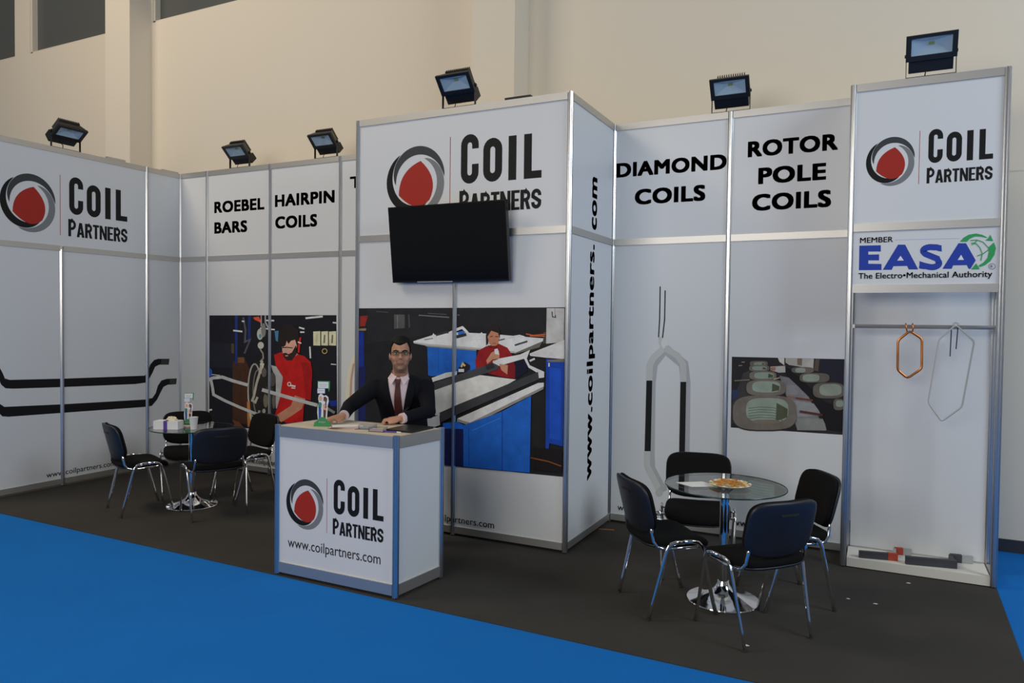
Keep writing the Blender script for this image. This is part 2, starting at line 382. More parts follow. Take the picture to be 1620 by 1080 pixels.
mb.box((2.9, HY-.003, 2.985), (4.2, HY+.01, 2.997)); obj('joint_line', mb, 'window_frame', wh, world=True)
for i, (a, b) in enumerate(WX):
    wn = thing('window_%d' % (i+1), 'dim grey window high up on the hall wall', kind='structure', loc=((a+b)/2, HY+.1, WZ0))
    obj('pane', MB().box((a, HY+.10, WZ0), (b, HY+.12, WZ1)), 'window_glass_dim', wn, world=True)
    mb = MB()
    for q in (((a, HY+.02, WZ0), (b, HY+.1, WZ0+.03)), ((a, HY+.02, WZ1-.03), (b, HY+.1, WZ1)), ((a, HY+.02, WZ0), (a+.03, HY+.1, WZ1)), ((b-.03, HY+.02, WZ0), (b, HY+.1, WZ1))): mb.box(*q)
    obj('frame', mb, 'window_frame', wn, world=True)
tag(obj('baseboard_hall', MB().box((-16, HY-.015, 0), (14, HY, .10)), 'baseboard'), 'dark skirting board along the foot of the hall wall', None, None, 'structure')
mb = MB(); mb.prism([(XL-.45, -2.368), (-1.6, -2.415), (2.812, -2.462), (2.868, -.10), (2.87, .05), (2.6, .25), (XL-.45, .25)], .0, .005)
tag(obj('floor_stand_carpet', mb, 'grey_carpet'), 'dark grey carpet laid over the blue floor inside the stand', None, None, 'structure')

# ------------------------------------------------------------------ stand system: posts, beams, panels
def post_mesh(h, z0=.012):
    prof = []
    R = .0205/math.cos(math.pi/8)
    for k in range(8):
        a = math.pi/8+k*math.pi/4; b = a+math.pi/4; A = Vector((R*math.cos(a), R*math.sin(a))); B = Vector((R*math.cos(b), R*math.sin(b))); m_ = (A+B)/2; t = (B-A).normalized(); inn = -m_.normalized()
        prof += [A, m_-t*.0042, m_-t*.0042+inn*.007, m_+t*.0042+inn*.007, m_+t*.0042]
    mb = MB(); mb.prism([tuple(p) for p in prof], z0, h); me = mb.mesh('post'); me.materials.append(MATS['alu']); return me
POST = post_mesh(H); FOOT = MB().lathe([(.012, .004), (.014, .006), (.014, .012), (.011, .013)], n=12).mesh('foot'); FOOT.materials.append(MATS['black_metal'])
def post(x, y, root, me=POST, foot=True):
    o = obj('post', me, 'alu', root); o.location = Vector((x, y, 0))-root.location
    if foot:
        f = obj('foot', FOOT, 'black_metal', o)
    return o
def beam(A, B, z0, z1, root, th=.026, m='alu_satin'):
    A, B = Vector(A), Vector(B); d = (B-A).normalized()*.0195
    return obj('beam', MB().obox(A+d, B-d, z0, z1, th), m, root, world=True)
def panel(A, B, z0, z1, root, m='panel_white', name='panel', th=.006):
    A, B = Vector(A), Vector(B); d = (B-A).normalized()*.016
    return obj(name, MB().obox(A+d, B-d, z0-.008, z1+.008, th), m, root, world=True)
ZB = (.028, .083); ZM = (2.445, 2.5); ZT = (3.445, 3.5)
K = (24, 23, 24)
# left wall: x = XL, runs towards the viewer
wl = thing('wall_left', 'white panel wall on the left with black bar print and round logo', kind='structure', loc=(XL, -1.22, 0))
ys = [0, -WL, -WL-W1, -WL-2*W1]
for i, y in enumerate(ys[1:]):
    if i == 1: continue
    post(XL, y, wl)
P2 = post_mesh(2.46); post(XL, ys[2], wl, P2)
lp = []
for a, b in zip(ys[:-1], ys[1:]):
    lp.append(panel((XL, a), (XL, b), ZB[1], ZM[0], wl)); beam((XL, a), (XL, b), *ZB, wl); beam((XL, a), (XL, b), *ZM, wl)
up1 = panel((XL, ys[0]), (XL, ys[1]), ZM[1], ZT[0], wl); up2 = panel((XL, ys[1]), (XL, ys[3]), ZM[1], ZT[0], wl, name='logo_panel')
beam((XL, ys[0]), (XL, ys[1]), *ZT, wl); beam((XL, ys[1]), (XL, ys[3]), *ZT, wl)
pr = Print('x', XL); logo(pr, (0, 320), (201, 330), (119, 280.5), (194, 383)); pr.build('logo_print', up2, 'round red, grey and black emblem beside condensed black lettering')
pr = Print('x', XL, 2.6); tr = (0, 480, 3)
pr.poly([(-60, 150), (-35, 200), (-5, 300), (12, 330), (22, 355), (45, 362), (300, 356), (685, 342), (700, 325), (712, 290), (730, 268), (750, 262), (803, 262), (800, 290), (755, 290), (735, 300), (722, 330), (708, 355), (690, 375), (640, 382), (300, 396), (60, 404), (25, 402), (5, 385), (-20, 330), (-60, 230)], (12, 12, 14), tr=tr)
pr.poly([(-60, 330), (-40, 400), (-10, 470), (20, 490), (290, 478), (690, 455), (722, 448), (738, 425), (748, 390), (765, 365), (790, 357), (838, 355), (835, 383), (795, 385), (775, 395), (762, 420), (745, 455), (720, 485), (690, 490), (300, 518), (40, 537), (10, 535), (-25, 500), (-60, 420)], (12, 12, 14), tr=tr)
pr.poly([(765, 264), (800, 264), (798, 289), (763, 289)], (42, 40, 38), tr=tr); pr.poly([(805, 358), (836, 357), (833, 382), (803, 382)], (42, 40, 38), tr=tr)
pr.text('www.coilpartners.com', pr.px(73, 760)[0], pr.px(182, 748)[0], .100, .172, K, .006)
pr.build('bar_print', lp[1], 'print of two black cranked bars and a web address')
# back wall
wb = thing('wall_back', 'white panel wall along the back of the stand with large captions', kind='structure', loc=(-1.3, 0, 0))
bx = [XL, XL+WL, XL+WL+W1, XL+WL+2*W1, -2*W1, 0, W1, XN0+.01]
for x in bx: post(x, 0, wb)
bp, bu = [], []
for a, b in zip(bx[:-1], bx[1:]):
    bp.append(panel((a, 0), (b, 0), ZB[1], ZM[0], wb)); bu.append(panel((a, 0), (b, 0), ZM[1], ZT[0], wb))
    for z in (ZB, ZM, ZT): beam((a, 0), (b, 0), *z, wb)
def cap(pr, body, xl, xr, yt, yb, xm=None, weight=.045):
    xm = xm if xm is not None else xl+3
    pr.text(body, pr.px(xl, (yt+yb)/2)[0], pr.px(xr, (yt+yb)/2)[0], pr.px(xm, yb)[1], pr.px(xm, yt)[1], K, weight)
for k, lines in ((1, (('ROEBEL', 339.4, 418.6, 318.9, 337.2), ('BARS', 339.4, 391.4, 351.4, 369.8))), (2, (('HAIRPIN', 435.3, 529.7, 308.3, 327.4), ('COILS', 435.8, 502, 342.5, 362))), (3, (('T', 553.9, 573, 279.4, 298),)),
                 (5, (('DIAMOND', 975.5, 1149.5, 258.2, 281.3), ('COILS', 1004.5, 1116, 299.5, 324.2))), (6, (('ROTOR', 1183.2, 1325.7, 223.8, 249.2), ('POLE', 1199.7, 1307, 265.3, 291.7), ('COILS', 1189.9, 1314.8, 307.5, 334)))):
    pr = Print('y', 0)
    for ln in lines: cap(pr, *ln)
    pr.build('caption_print', bu[k], 'bold black caption ' + ' '.join(l[0] for l in lines) if k != 3 else 'black caption half hidden behind the cabin')
def url(pr, u0, u1, z0=.100): pr.text('www.coilpartners.com', u0, u1, z0, z0+.072, K, .006)
# back wall, left photo poster: man in a red shirt at a winding machine
pr = Print('y', 0, 2.35); tr = (325, 485, 5.4)
def E(cx, cy, rx, ry, n=26, rot=0): return [(cx+rx*math.cos(2*math.pi*i/n)*math.cos(rot)-ry*math.sin(2*math.pi*i/n)*math.sin(rot), cy+rx*math.cos(2*math.pi*i/n)*math.sin(rot)+ry*math.sin(2*math.pi*i/n)*math.cos(rot)) for i in range(n)]
P = lambda pts, c: pr.poly(pts, c, tr=tr)
S = lambda pts, w_, c, cl=False: pr.stroke(pts, w_, c, tr=tr, closed=cl)
P([(36, 74), (1121, 72), (1128, 1040), (34, 1036)], (19, 19, 25))
P([(45, 300), (250, 320), (250, 520), (45, 520)], (24, 25, 33)); P([(275, 430), (335, 430), (390, 560), (385, 1010), (235, 980), (235, 480)], (52, 32, 22)); P([(280, 432), (333, 432), (333, 480), (280, 478)], (88, 56, 34))
P([(230, 965), (290, 985), (330, 1030), (260, 1020)], (85, 50, 28))
P([(255, 75), (278, 75), (275, 490), (255, 490)], (24, 38, 92)); P([(365, 75), (392, 75), (388, 300), (365, 300)], (24, 36, 84)); S([(325, 90), (345, 200), (340, 300), (385, 280), (335, 400)], 16, (60, 62, 72))
for q in (([(240, 203), (318, 212)], 14), ([(313, 123), (335, 126)], 12), ([(858, 98), (1005, 83)], 16), ([(510, 117), (590, 119)], 12), ([(470, 182), (595, 196)], 11), ([(802, 176), (848, 190)], 13), ([(812, 217), (848, 217)], 12), ([(1090, 135), (1121, 138)], 12), ([(1075, 490), (1120, 494)], 8), ([(895, 340), (900, 440)], 12), ([(20, 885), (60, 878)], 14)): S(*q, (170, 178, 190))
P([(410, 92), (460, 84), (492, 155), (465, 130), (425, 112)], (196, 62, 40)); S([(515, 75), (515, 130), (545, 190)], 12, (120, 122, 125)); S([(480, 75), (480, 170)], 10, (110, 110, 112))
P(E(470, 235, 26, 48), (140, 138, 132)); P(E(500, 200, 20, 60), (95, 95, 95)); P(E(476, 330, 26, 30), (150, 148, 140)); S([(470, 360), (495, 400), (498, 440), (470, 470)], 12, (110, 108, 100)); P(E(472, 250, 11, 18), (60, 110, 130))
for a, b in ((925, 985), (993, 1051), (1059, 1120)): P([(a, 212), (b, 209), (b, 332), (a, 330)], (182, 168, 138)); S([((a+b)/2, 240), ((a+b)/2-4, 310)], 14, (90, 82, 70) if a > 950 else (160, 146, 118))
S(E(1022, 379, 20, 20), 7, (150, 130, 80), True); P([(225, 315), (250, 315), (250, 400), (225, 395)], (60, 52, 34))
P([(36, 512), (62, 545), (60, 592), (36, 600)], (34, 66, 138)); P([(595, 208), (630, 206), (624, 300), (605, 290)], (52, 92, 120)); P([(1060, 800), (1126, 800), (1126, 850), (1075, 850)], (18, 34, 110))
# machine
P(E(440, 725, 70, 250), (30, 28, 26)); S(E(425, 720, 56, 232), 12, (128, 126, 120), True); S(E(452, 730, 40, 190), 9, (92, 90, 86), True)
P([(565, 498), (610, 510), (666, 600), (656, 765), (632, 868), (606, 868), (606, 640)], (126, 127, 130)); P([(480, 490), (560, 500), (600, 640), (600, 860), (520, 900), (450, 880), (470, 600)], (26, 25, 24))
S([(490, 460), (470, 560), (440, 660), (420, 760), (405, 800), (430, 815), (450, 770)], 20, (134, 130, 120)); S([(470, 490), (500, 490), (480, 570)], 14, (150, 146, 136))
for cx, cy, rx, ry, c in ((505, 560, 22, 40, (70, 66, 62)), (580, 620, 26, 60, (58, 55, 54)), (520, 800, 20, 60, (84, 80, 70)), (590, 800, 16, 70, (70, 66, 60)), (545, 720, 40, 40, (44, 42, 40)), (505, 890, 14, 20, (120, 118, 112))): P(E(cx, cy, rx, ry), c)
P([(360, 812), (384, 806), (398, 1025), (366, 1025)], (140, 92, 52)); P([(405, 925), (440, 935), (440, 1020), (415, 1020)], (74, 138, 52)); S([(380, 880), (405, 1010)], 12, (150, 150, 130))
# man
P([(592, 410), (660, 385), (720, 445), (790, 405), (850, 422), (905, 472), (918, 560), (905, 800), (862, 790), (845, 860), (838, 985), (700, 995), (640, 955), (600, 922), (640, 780), (668, 600), (606, 500)], (138, 20, 20))
P([(825, 470), (905, 480), (915, 560), (903, 800), (862, 788), (850, 640)], (122, 17, 18)); P([(770, 757), (858, 786), (830, 870), (740, 932), (655, 985), (590, 942), (650, 900), (735, 845)], (140, 98, 80))
P([(652, 300), (700, 240), (770, 250), (788, 330), (772, 400), (735, 440), (690, 440), (665, 390)], (162, 124, 110)); P([(770, 380), (800, 408), (755, 430)], (130, 92, 78))
P([(640, 330), (628, 230), (680, 162), (750, 155), (800, 205), (806, 300), (795, 360), (772, 282), (738, 290), (715, 318), (700, 290), (690, 330), (668, 345)], (26, 21, 20))
P([(668, 398), (690, 392), (715, 405), (745, 390), (780, 325), (786, 400), (745, 458), (700, 458), (672, 425)], (34, 26, 24)); P(E(700, 418, 14, 6), (150, 90, 84)); S([(660, 350), (700, 346), (750, 352)], 8, (30, 25, 24)); S([(818, 262), (806, 330), (802, 392)], 16, (150, 30, 26)); S([(795, 300), (825, 312)], 10, (180, 170, 165))
S(E(722, 660, 13, 16), 7, (200, 190, 188), True); S([(735, 672), (776, 680)], 14, (196, 186, 184)); S([(740, 692), (774, 696)], 9, (190, 180, 178))
# bars in front
S([(60, 578), (130, 586)], 7, (150, 150, 150)); S([(36, 625), (70, 608), (150, 600), (240, 632), (368, 668)], 27, (146, 146, 147)); S([(52, 615), (68, 690), (76, 750), (170, 800), (300, 858), (515, 944)], 24, (144, 144, 145)); S([(490, 708), (620, 746), (780, 792), (960, 840)], 30, (140, 141, 143)); S([(960, 838), (1040, 862), (1110, 905)], 22, (96, 98, 100))
url(pr, -4.421, -3.66); pr.build('photo_print', wb, 'large photo print of a man in a red shirt at a winding machine', 'photo_ink')
# pale vertical coil print between photo and cabin
pr = Print('y', 0, 2.3)
S2 = lambda pts, w_, c, cl=False: pr.stroke(pts, w_, c, closed=cl)
S2([(562, 560), (553, 585), (549, 622), (551, 636), (560, 640), (566, 630)], 4, (172, 158, 140)); S2([(560, 575), (556, 600), (555, 628)], 3, (140, 112, 92)); pr.build('coil_print', bp[3])
# back wall, right: diamond coil print
pr = Print('y', 0, 2.1); tr = (920, 430, 2.4)
P = lambda pts, c: pr.poly(pts, c, tr=tr)
S = lambda pts, w_, c, cl=False: pr.stroke(pts, w_, c, tr=tr, closed=cl)
sh = (128, 128, 130)
S([(316, 292), (272, 350), (264, 420), (260, 690), (262, 745), (310, 835)], 36, (132, 133, 135)); S([(318, 292), (388, 350), (396, 420), (392, 735)], 36, (132, 133, 135))
S([(299, 55), (297, 180), (293, 248)], 4.5, (30, 30, 34)); S([(318, 70), (316, 180), (308, 250)], 4.5, (30, 30, 34))
S([(298, 248), (300, 270), (312, 292)], 13, (150, 150, 148)); P(E(316, 272, 13, 20), (165, 165, 163)); S([(312, 290), (275, 325), (260, 352), (258, 414)], 24, (150, 150, 148)); S([(316, 288), (365, 318), (386, 350), (387, 418)], 24, (146, 146, 144))
P([(247, 412), (269, 412), (263, 680), (240, 680)], (17, 17, 19)); P([(376, 417), (398, 417), (392, 742), (370, 742)], (17, 17, 19))
S([(251, 680), (250, 735), (270, 775), (296, 826)], 22, (148, 148, 146)); P(E(296, 836, 14, 16), (142, 142, 140)); S([(300, 826), (335, 798), (381, 770), (382, 740)], 18, (136, 136, 134))
url(pr, .082, .082+.74); pr.build('diamond_coil_print', bp[5], 'print of a grey and black diamond coil with two thin leads')
# coil photo poster
pr = Print('y', 0, 1.75); tr = (1150, 555, 7.713)
P = lambda pts, c: pr.poly(pts, c, tr=tr)
S = lambda pts, w_, c, cl=False: pr.stroke(pts, w_, c, tr=tr, closed=cl)
def RR(x0, y0, x1, y1, e=3.2, n=30): return [((x0+x1)/2+(x1-x0)/2*math.copysign(abs(math.cos(6.2832*i/n))**(2/e), math.cos(6.2832*i/n)), (y0+y1)/2+(y1-y0)/2*math.copysign(abs(math.sin(6.2832*i/n))**(2/e), math.sin(6.2832*i/n))) for i in range(n)]
P([(62, 70), (1442, 100), (1412, 1022), (48, 932)], (34, 32, 34)); P([(620, 78), (702, 82), (702, 175), (640, 130)], (176, 172, 166)); P([(715, 84), (1062, 94), (1052, 240), (890, 190), (760, 170), (715, 140)], (150, 146, 140)); P([(860, 90), (920, 92), (915, 180), (860, 170)], (104, 92, 82)); P([(1080, 95), (1130, 97), (1115, 250), (1060, 235)], (74, 62, 56)); P([(1140, 98), (1440, 104), (1430, 400), (1200, 330), (1130, 250)], (30, 29, 40))
P([(530, 190), (712, 180), (715, 260), (640, 265), (530, 235)], (150, 146, 142)); P([(535, 200), (600, 195), (590, 240), (530, 240)], (140, 96, 78))
P([(200, 270), (280, 240), (300, 560), (60, 900), (60, 640)], (52, 49, 50)); P([(60, 480), (140, 470), (130, 560), (62, 600)], (40, 48, 78))
P([(640, 300), (780, 330), (1000, 560), (1200, 970), (860, 965), (730, 560)], (104, 102, 104)); P([(690, 415), (870, 415), (940, 530), (740, 540)], (112, 110, 112)); P([(790, 600), (1060, 640), (1170, 790), (870, 800)], (120, 119, 121)); P([(865, 822), (1185, 826), (1215, 968), (858, 962)], (112, 113, 110))
P([(715, 185), (900, 330), (1050, 480), (1200, 620), (1424, 700), (1412, 990), (1230, 960), (1130, 740), (1060, 620), (880, 440), (720, 290)], (20, 18, 22))
for o_, i_, co in (((280, 120, 500, 185), (330, 135, 470, 175), 0), ((272, 170, 520, 250), (310, 185, 490, 235), 4), ((275, 245, 605, 355), (335, 260, 575, 338), 10), ((238, 350, 722, 545), (310, 368, 652, 505), 14), ((72, 540, 852, 962), (235, 572, 752, 868), 10)):
    P(RR(o_[0], o_[1]+14, o_[2], o_[3]+16), (44, 40, 38)); P(RR(*o_), (86+co, 80+co, 73+co)); P(RR(*i_), (110+co, 122+co, 110+co))
    P([(i_[0]+(i_[2]-i_[0])*.72, i_[1]+(i_[3]-i_[1])*.2), (i_[2]-8, i_[1]+(i_[3]-i_[1])*.45), (i_[2]-14, i_[3]-(i_[3]-i_[1])*.2), (i_[0]+(i_[2]-i_[0])*.7, i_[3]-10)], (66, 70, 52))
for y in (690, 720, 750, 785, 815): S([(265, y+8), (400, y-8), (560, y), (690, y+30)], 6, (70, 76, 66))
P(RR(320, 835, 640, 890), (104, 96, 84))
for o_, i_ in (((790, 195, 1060, 270), (835, 205, 960, 262)), ((888, 268, 1252, 385), (925, 282, 1130, 372)), ((1050, 385, 1436, 578), (1130, 402, 1400, 545)), ((1300, 580, 1426, 720), (1330, 600, 1420, 680))): P(RR(*o_), (84, 78, 70)); P(RR(*i_), (118, 124, 114))
S([(95, 362), (280, 350)], 12, (120, 104, 84)); S([(570, 345), (645, 325)], 14, (160, 140, 116)); S([(735, 552), (830, 556), (750, 580)], 14, (132, 92, 74)); S([(840, 572), (1050, 600)], 20, (96, 46, 38)); S([(890, 735), (1170, 780)], 28, (74, 40, 36)); S([(620, 560), (640, 560)], 10, (140, 120, 110)); S([(180, 135), (220, 135)], 8, (150, 130, 100)); S([(145, 178), (190, 176)], 9, (130, 120, 110))
url(pr, 1.07, 1.807); pr.build('coil_photo_print', bp[6], 'dark photo print of oval coils lined up on a bench', 'photo_ink')

# ------------------------------------------------------------------ central cabin
cb = thing('storage_cabin', 'tall white cabin jutting forward at the centre, with logo, workshop photo and screen', 'cabin', (-W1, -D1, 0))
CX = (-2*W1, -W1, 0)
post(CX[0], -D1, cb); post(0, -D1, cb); post(CX[1], -D1, cb, P2)
cpan = []
for a, b in zip(CX[:-1], CX[1:]):
    cpan.append(panel((a, -D1), (b, -D1), ZB[1], ZM[0], cb)); beam((a, -D1), (b, -D1), *ZB, cb); beam((a, -D1), (b, -D1), *ZM, cb)
clog = panel((CX[0], -D1), (CX[2], -D1), ZM[1], ZT[0], cb, name='logo_panel'); beam((CX[0], -D1), (CX[2], -D1), *ZT, cb)
csp = []
for x in (0, CX[0]):
    csp.append(panel((x, -D1), (x, -.02), ZB[1], ZM[0], cb)); csp.append(panel((x, -D1), (x, -.02), ZM[1], ZT[0], cb))
    for z in (ZB, ZM, ZT): beam((x, -D1), (x, -.002), *z, cb)
pr = Print('y', -D1); logo(pr, (613, 275), (857, 272), (750, 211.6), (849, 330)); pr.build('logo_print', clog, 'round red, grey and black emblem beside condensed black lettering')
pr = Print('x', 0.); yA = pr.px(928, 540)[0]; yB = pr.px(941, 540)[0]
def utext(body, z0, z1):
    # reads upwards, tops of letters towards the viewer
    vs, fs = glyphs(body, .035); xs = [p[0] for p in vs]; Ys = [p[1] for p in vs]
    return vs, fs, min(xs), max(xs), min(Ys), max(Ys)
zs0 = pr.px(935, 757)[1]; zs1 = pr.px(938, 279)[1]
def rise(body, za, zb, parent, tall):
    pr = Print('x', 0.); vs, fs, X0, X1, Y0, Y1 = utext(body, 0, 1); k = tall
    pr.tri([(yB+(y-Y0)/(Y1-Y0)*(yA-yB)*k, za+(x-X0)/(X1-X0)*(zb-za)) for x, y in vs], fs, (52, 54, 58)); pr.build('web_address_print', parent, 'dark grey web address running upwards')
zq = pr.px(937, 386)[1]; zc = pr.px(938, 363)[1]
rise('www.coilpartners.', zs0, zq, csp[0], 1.0); rise('com', zc, zs1, csp[1], .62)
# workshop photo
pr = Print('y', -D1, 1.85); A = (560, 480, 4.765); B = (550, 470, 2.7)
PA = lambda pts, c: pr.poly(pts, c, tr=A)
SA = lambda pts, w_, c, cl=False: pr.stroke(pts, w_, c, tr=A, closed=cl)
PB = lambda pts, c: pr.poly(pts, c, tr=B)
SB = lambda pts, w_, c, cl=False: pr.stroke(pts, w_, c, tr=B, closed=cl)
pr.poly([(567.5, 487.5), (894, 486), (891, 754), (567.5, 722)], (26, 25, 27))
PA([(100, 40), (740, 40), (740, 210), (100, 300)], (31, 30, 32)); PA([(780, 45), (1455, 42), (1450, 210), (800, 180)], (28, 28, 31)); PA([(48, 95), (108, 90), (85, 170), (45, 172)], (118, 34, 30)); PA([(30, 190), (95, 186), (92, 204), (30, 206)], (112, 98, 74)); PA([(36, 212), (76, 212), (78, 667), (36, 667)], (20, 38, 112)); PA([(36, 480), (90, 470), (90, 1100), (36, 1100)], (22, 26, 70))
PA([(305, 82), (385, 84), (385, 185), (305, 190)], (70, 69, 68)); SA([(415, 80), (420, 180)], 12, (58, 57, 58)); SA([(330, 90), (330, 185)], 6, (100, 98, 96)); SA([(490, 88), (720, 104)], 8, (96, 98, 100)); SA([(560, 74), (700, 82)], 6, (70, 72, 76)); SA([(170, 60), (260, 66)], 8, (58, 60, 64)); SA([(780, 85), (800, 88)], 8, (80, 80, 84))
PA([(1455, 35), (1588, 35), (1584, 290), (1450, 302)], (160, 158, 155)); SA([(1495, 60), (1498, 100), (1522, 104), (1520, 85)], 7, (40, 38, 38)); SA([(1516, 35), (1518, 80)], 3, (90, 88, 86)); PA([(1430, 215), (1452, 215), (1450, 300), (1425, 300)], (60, 54, 48))
PA([(555, 322), (925, 345), (925, 500), (780, 520), (590, 548), (562, 540)], (28, 84, 164)); SA([(640, 335), (640, 520)], 4, (18, 66, 146)); SA([(700, 340), (700, 520)], 3, (20, 72, 156)); PA([(540, 308), (925, 338), (925, 356), (545, 324)], (120, 116, 100))
PA([(450, 284), (600, 236), (760, 216), (1000, 226), (1430, 262), (1426, 284), (1215, 372), (900, 340), (540, 312), (455, 300)], (190, 190, 188)); PA([(450, 290), (540, 302), (900, 330), (1215, 360), (1215, 374), (900, 344), (540, 316), (455, 300)], (150, 150, 148)); PA([(1215, 372), (1420, 290), (1400, 330), (1215, 380)], (92, 88, 80))
SA([(620, 238), (700, 216), (755, 214)], 16, (42, 42, 44)); PA([(585, 255), (602, 222), (622, 250)], (205, 205, 204)); SA([(720, 225), (780, 195), (820, 180), (845, 205), (862, 225)], 20, (205, 205, 203)); PA([(785, 215), (830, 205), (835, 225), (790, 238)], (36, 92, 178)); SA([(760, 255), (850, 232)], 24, (40, 41, 44)); SA([(920, 265), (965, 225), (985, 245)], 14, (208, 208, 206)); SA([(890, 268), (990, 262)], 10, (205, 205, 203)); SA([(535, 272), (600, 262)], 5, (80, 80, 80)); SA([(1090, 278), (1138, 267)], 8, (60, 58, 56)); SA([(1215, 314), (1310, 284)], 13, (58, 58, 60)); SA([(1140, 260), (1250, 240), (1290, 252)], 10, (214, 214, 212)); SA([(1300, 228), (1350, 240), (1445, 232)], 10, (160, 74, 40)); SA([(1330, 244), (1440, 246)], 6, (190, 100, 60))
# woman
PA([(1000, 322), (1090, 300), (1160, 332), (1196, 390), (1222, 480), (1217, 566), (1100, 548), (925, 500), (918, 430), (945, 352)], (122, 22, 26)); PA([(1150, 380), (1196, 390), (1222, 480), (1217, 566), (1170, 556)], (104, 18, 24)); PA([(1000, 318), (998, 240), (1010, 190), (1050, 155), (1090, 165), (1106, 205), (1102, 260), (1090, 240), (1040, 205), (1018, 240), (1015, 300)], (32, 25, 24)); PA([(1010, 250), (1038, 205), (1090, 222), (1100, 260), (1085, 310), (1055, 326), (1025, 305)], (158, 106, 82)); PA([(1015, 310), (1030, 320), (1080, 318), (1085, 335), (1025, 338)], (96, 18, 22)); SA([(1030, 250), (1050, 246)], 6, (60, 36, 30)); SA([(1068, 248), (1092, 250)], 6, (60, 36, 30)); SA([(1052, 300), (1075, 300)], 5, (130, 56, 50))
PA([(1000, 430), (1040, 370), (1085, 345), (1102, 380), (1098, 415), (1050, 420), (1010, 455)], (164, 116, 92)); PA([(1062, 345), (1085, 338), (1096, 360), (1095, 385), (1066, 380)], (206, 200, 194)); PA([(1048, 430), (1092, 420), (1096, 465), (1055, 470)], (150, 146, 140))
PA([(780, 505), (815, 455), (840, 440), (880, 465), (875, 500), (830, 515)], (30, 28, 30)); SA([(812, 478), (825, 452), (842, 470)], 14, (196, 160, 110)); PA([(792, 492), (834, 492), (834, 515), (792, 515)], (214, 212, 214)); PA([(590, 560), (700, 520), (780, 510), (780, 535), (600, 590)], (180, 180, 180))
PA([(1220, 445), (1300, 420), (1310, 510), (1220, 570)], (16, 18, 38))
# front table
PB([(350, 500), (358, 402), (560, 331), (722, 351), (600, 420), (470, 478), (400, 505)], (182, 182, 178)); PB([(470, 518), (815, 366), (840, 364), (840, 382), (525, 537)], (186, 186, 182)); PB([(470, 520), (525, 535), (840, 380), (838, 392), (528, 548), (470, 530)], (120, 118, 112))
PB([(410, 537), (470, 530), (500, 545), (660, 488), (786, 420), (780, 748), (660, 738), (500, 722), (410, 715)], (24, 80, 160)); PB([(410, 560), (497, 562), (497, 722), (410, 715)], (14, 22, 66)); PB([(410, 537), (497, 545), (497, 562), (410, 552)], (20, 84, 184)); SB([(663, 488), (663, 738)], 4, (12, 50, 130)); SB([(535, 568), (655, 515)], 3, (40, 110, 200)); SB([(520, 560), (522, 720)], 2.5, (14, 62, 148))
PB([(358, 370), (500, 322), (622, 280), (652, 292), (640, 310), (470, 362), (358, 402)], (56, 57, 60)); PB([(590, 290), (622, 279), (632, 300), (598, 312)], (38, 38, 42)); PB([(622, 279), (648, 262), (740, 244), (782, 224), (776, 240), (768, 262), (780, 290), (842, 318), (842, 342), (815, 346), (812, 322), (775, 300), (756, 262), (650, 293)], (186, 186, 184)); SB([(780, 272), (802, 262)], 8, (170, 168, 164))
PB([(396, 492), (480, 455), (816, 318), (820, 350), (470, 500), (400, 534)], (50, 51, 54)); PB([(333, 522), (395, 502), (398, 545), (375, 553), (345, 552)], (172, 173, 175)); PB([(650, 284), (688, 290), (685, 330), (660, 312)], (160, 112, 88))
PB([(780, 240), (928, 182), (928, 264), (850, 258), (782, 250)], (176, 175, 172)); PB([(850, 262), (928, 268), (922, 636), (864, 622), (860, 672), (848, 670)], (16, 54, 136)); PB([(864, 300), (915, 304), (912, 610), (866, 602)], (20, 64, 154)); PB([(855, 268), (928, 262), (928, 276), (856, 276)], (96, 92, 84)); SB([(785, 684), (860, 700), (915, 720)], 5, (110, 62, 30)); PB([(795, 640), (920, 650), (918, 745), (800, 735)], (20, 16, 18)); SB([(785, 684), (860, 700), (915, 720)], 5, (110, 62, 30)); SB([(863, 280), (863, 296)], 6, (190, 200, 220))
ue = -.605; vs, fs = glyphs('www.coilpartners.com', 0.); 
url(pr, ue-.76, ue, .098); pr.build('workshop_photo_print', cb, 'large photo print of a woman in red at blue workshop benches', 'photo_ink')

# screen on the cabin front
tvc = Vector((-1.012, -1.125, 2.395))
tv = thing('television', 'black flat television tilted on the front of the cabin, over the logo', 'television', tvc)
tl = math.radians(7.0); fn = lambda x, y, z: (x, y*math.cos(tl)-z*math.sin(tl)*1.0, z*math.cos(tl)+y*math.sin(tl))
def tbox(a, b): m_ = MB().box(a, b); m_.v = [Vector(fn(*p)) for p in m_.v]; return m_
obj('housing', tbox((-.548, -.012, -.312), (.548, .028, .312)), 'tv_bezel', tv); obj('screen', tbox((-.538, -.0145, -.296), (.538, -.0118, .303)), 'tv_screen', tv)
obj('bottom_trim', tbox((-.30, -.016, -.3125), (.04, -.0118, -.305)), 'alu_satin', tv); obj('rear_cover', tbox((-.36, .026, -.22), (.36, .05, .2)), 'tv_bezel', tv)
obj('wall_bracket', MB().box((-.14, .02, -.1), (.14, .093, .12)), 'black_metal', tv)

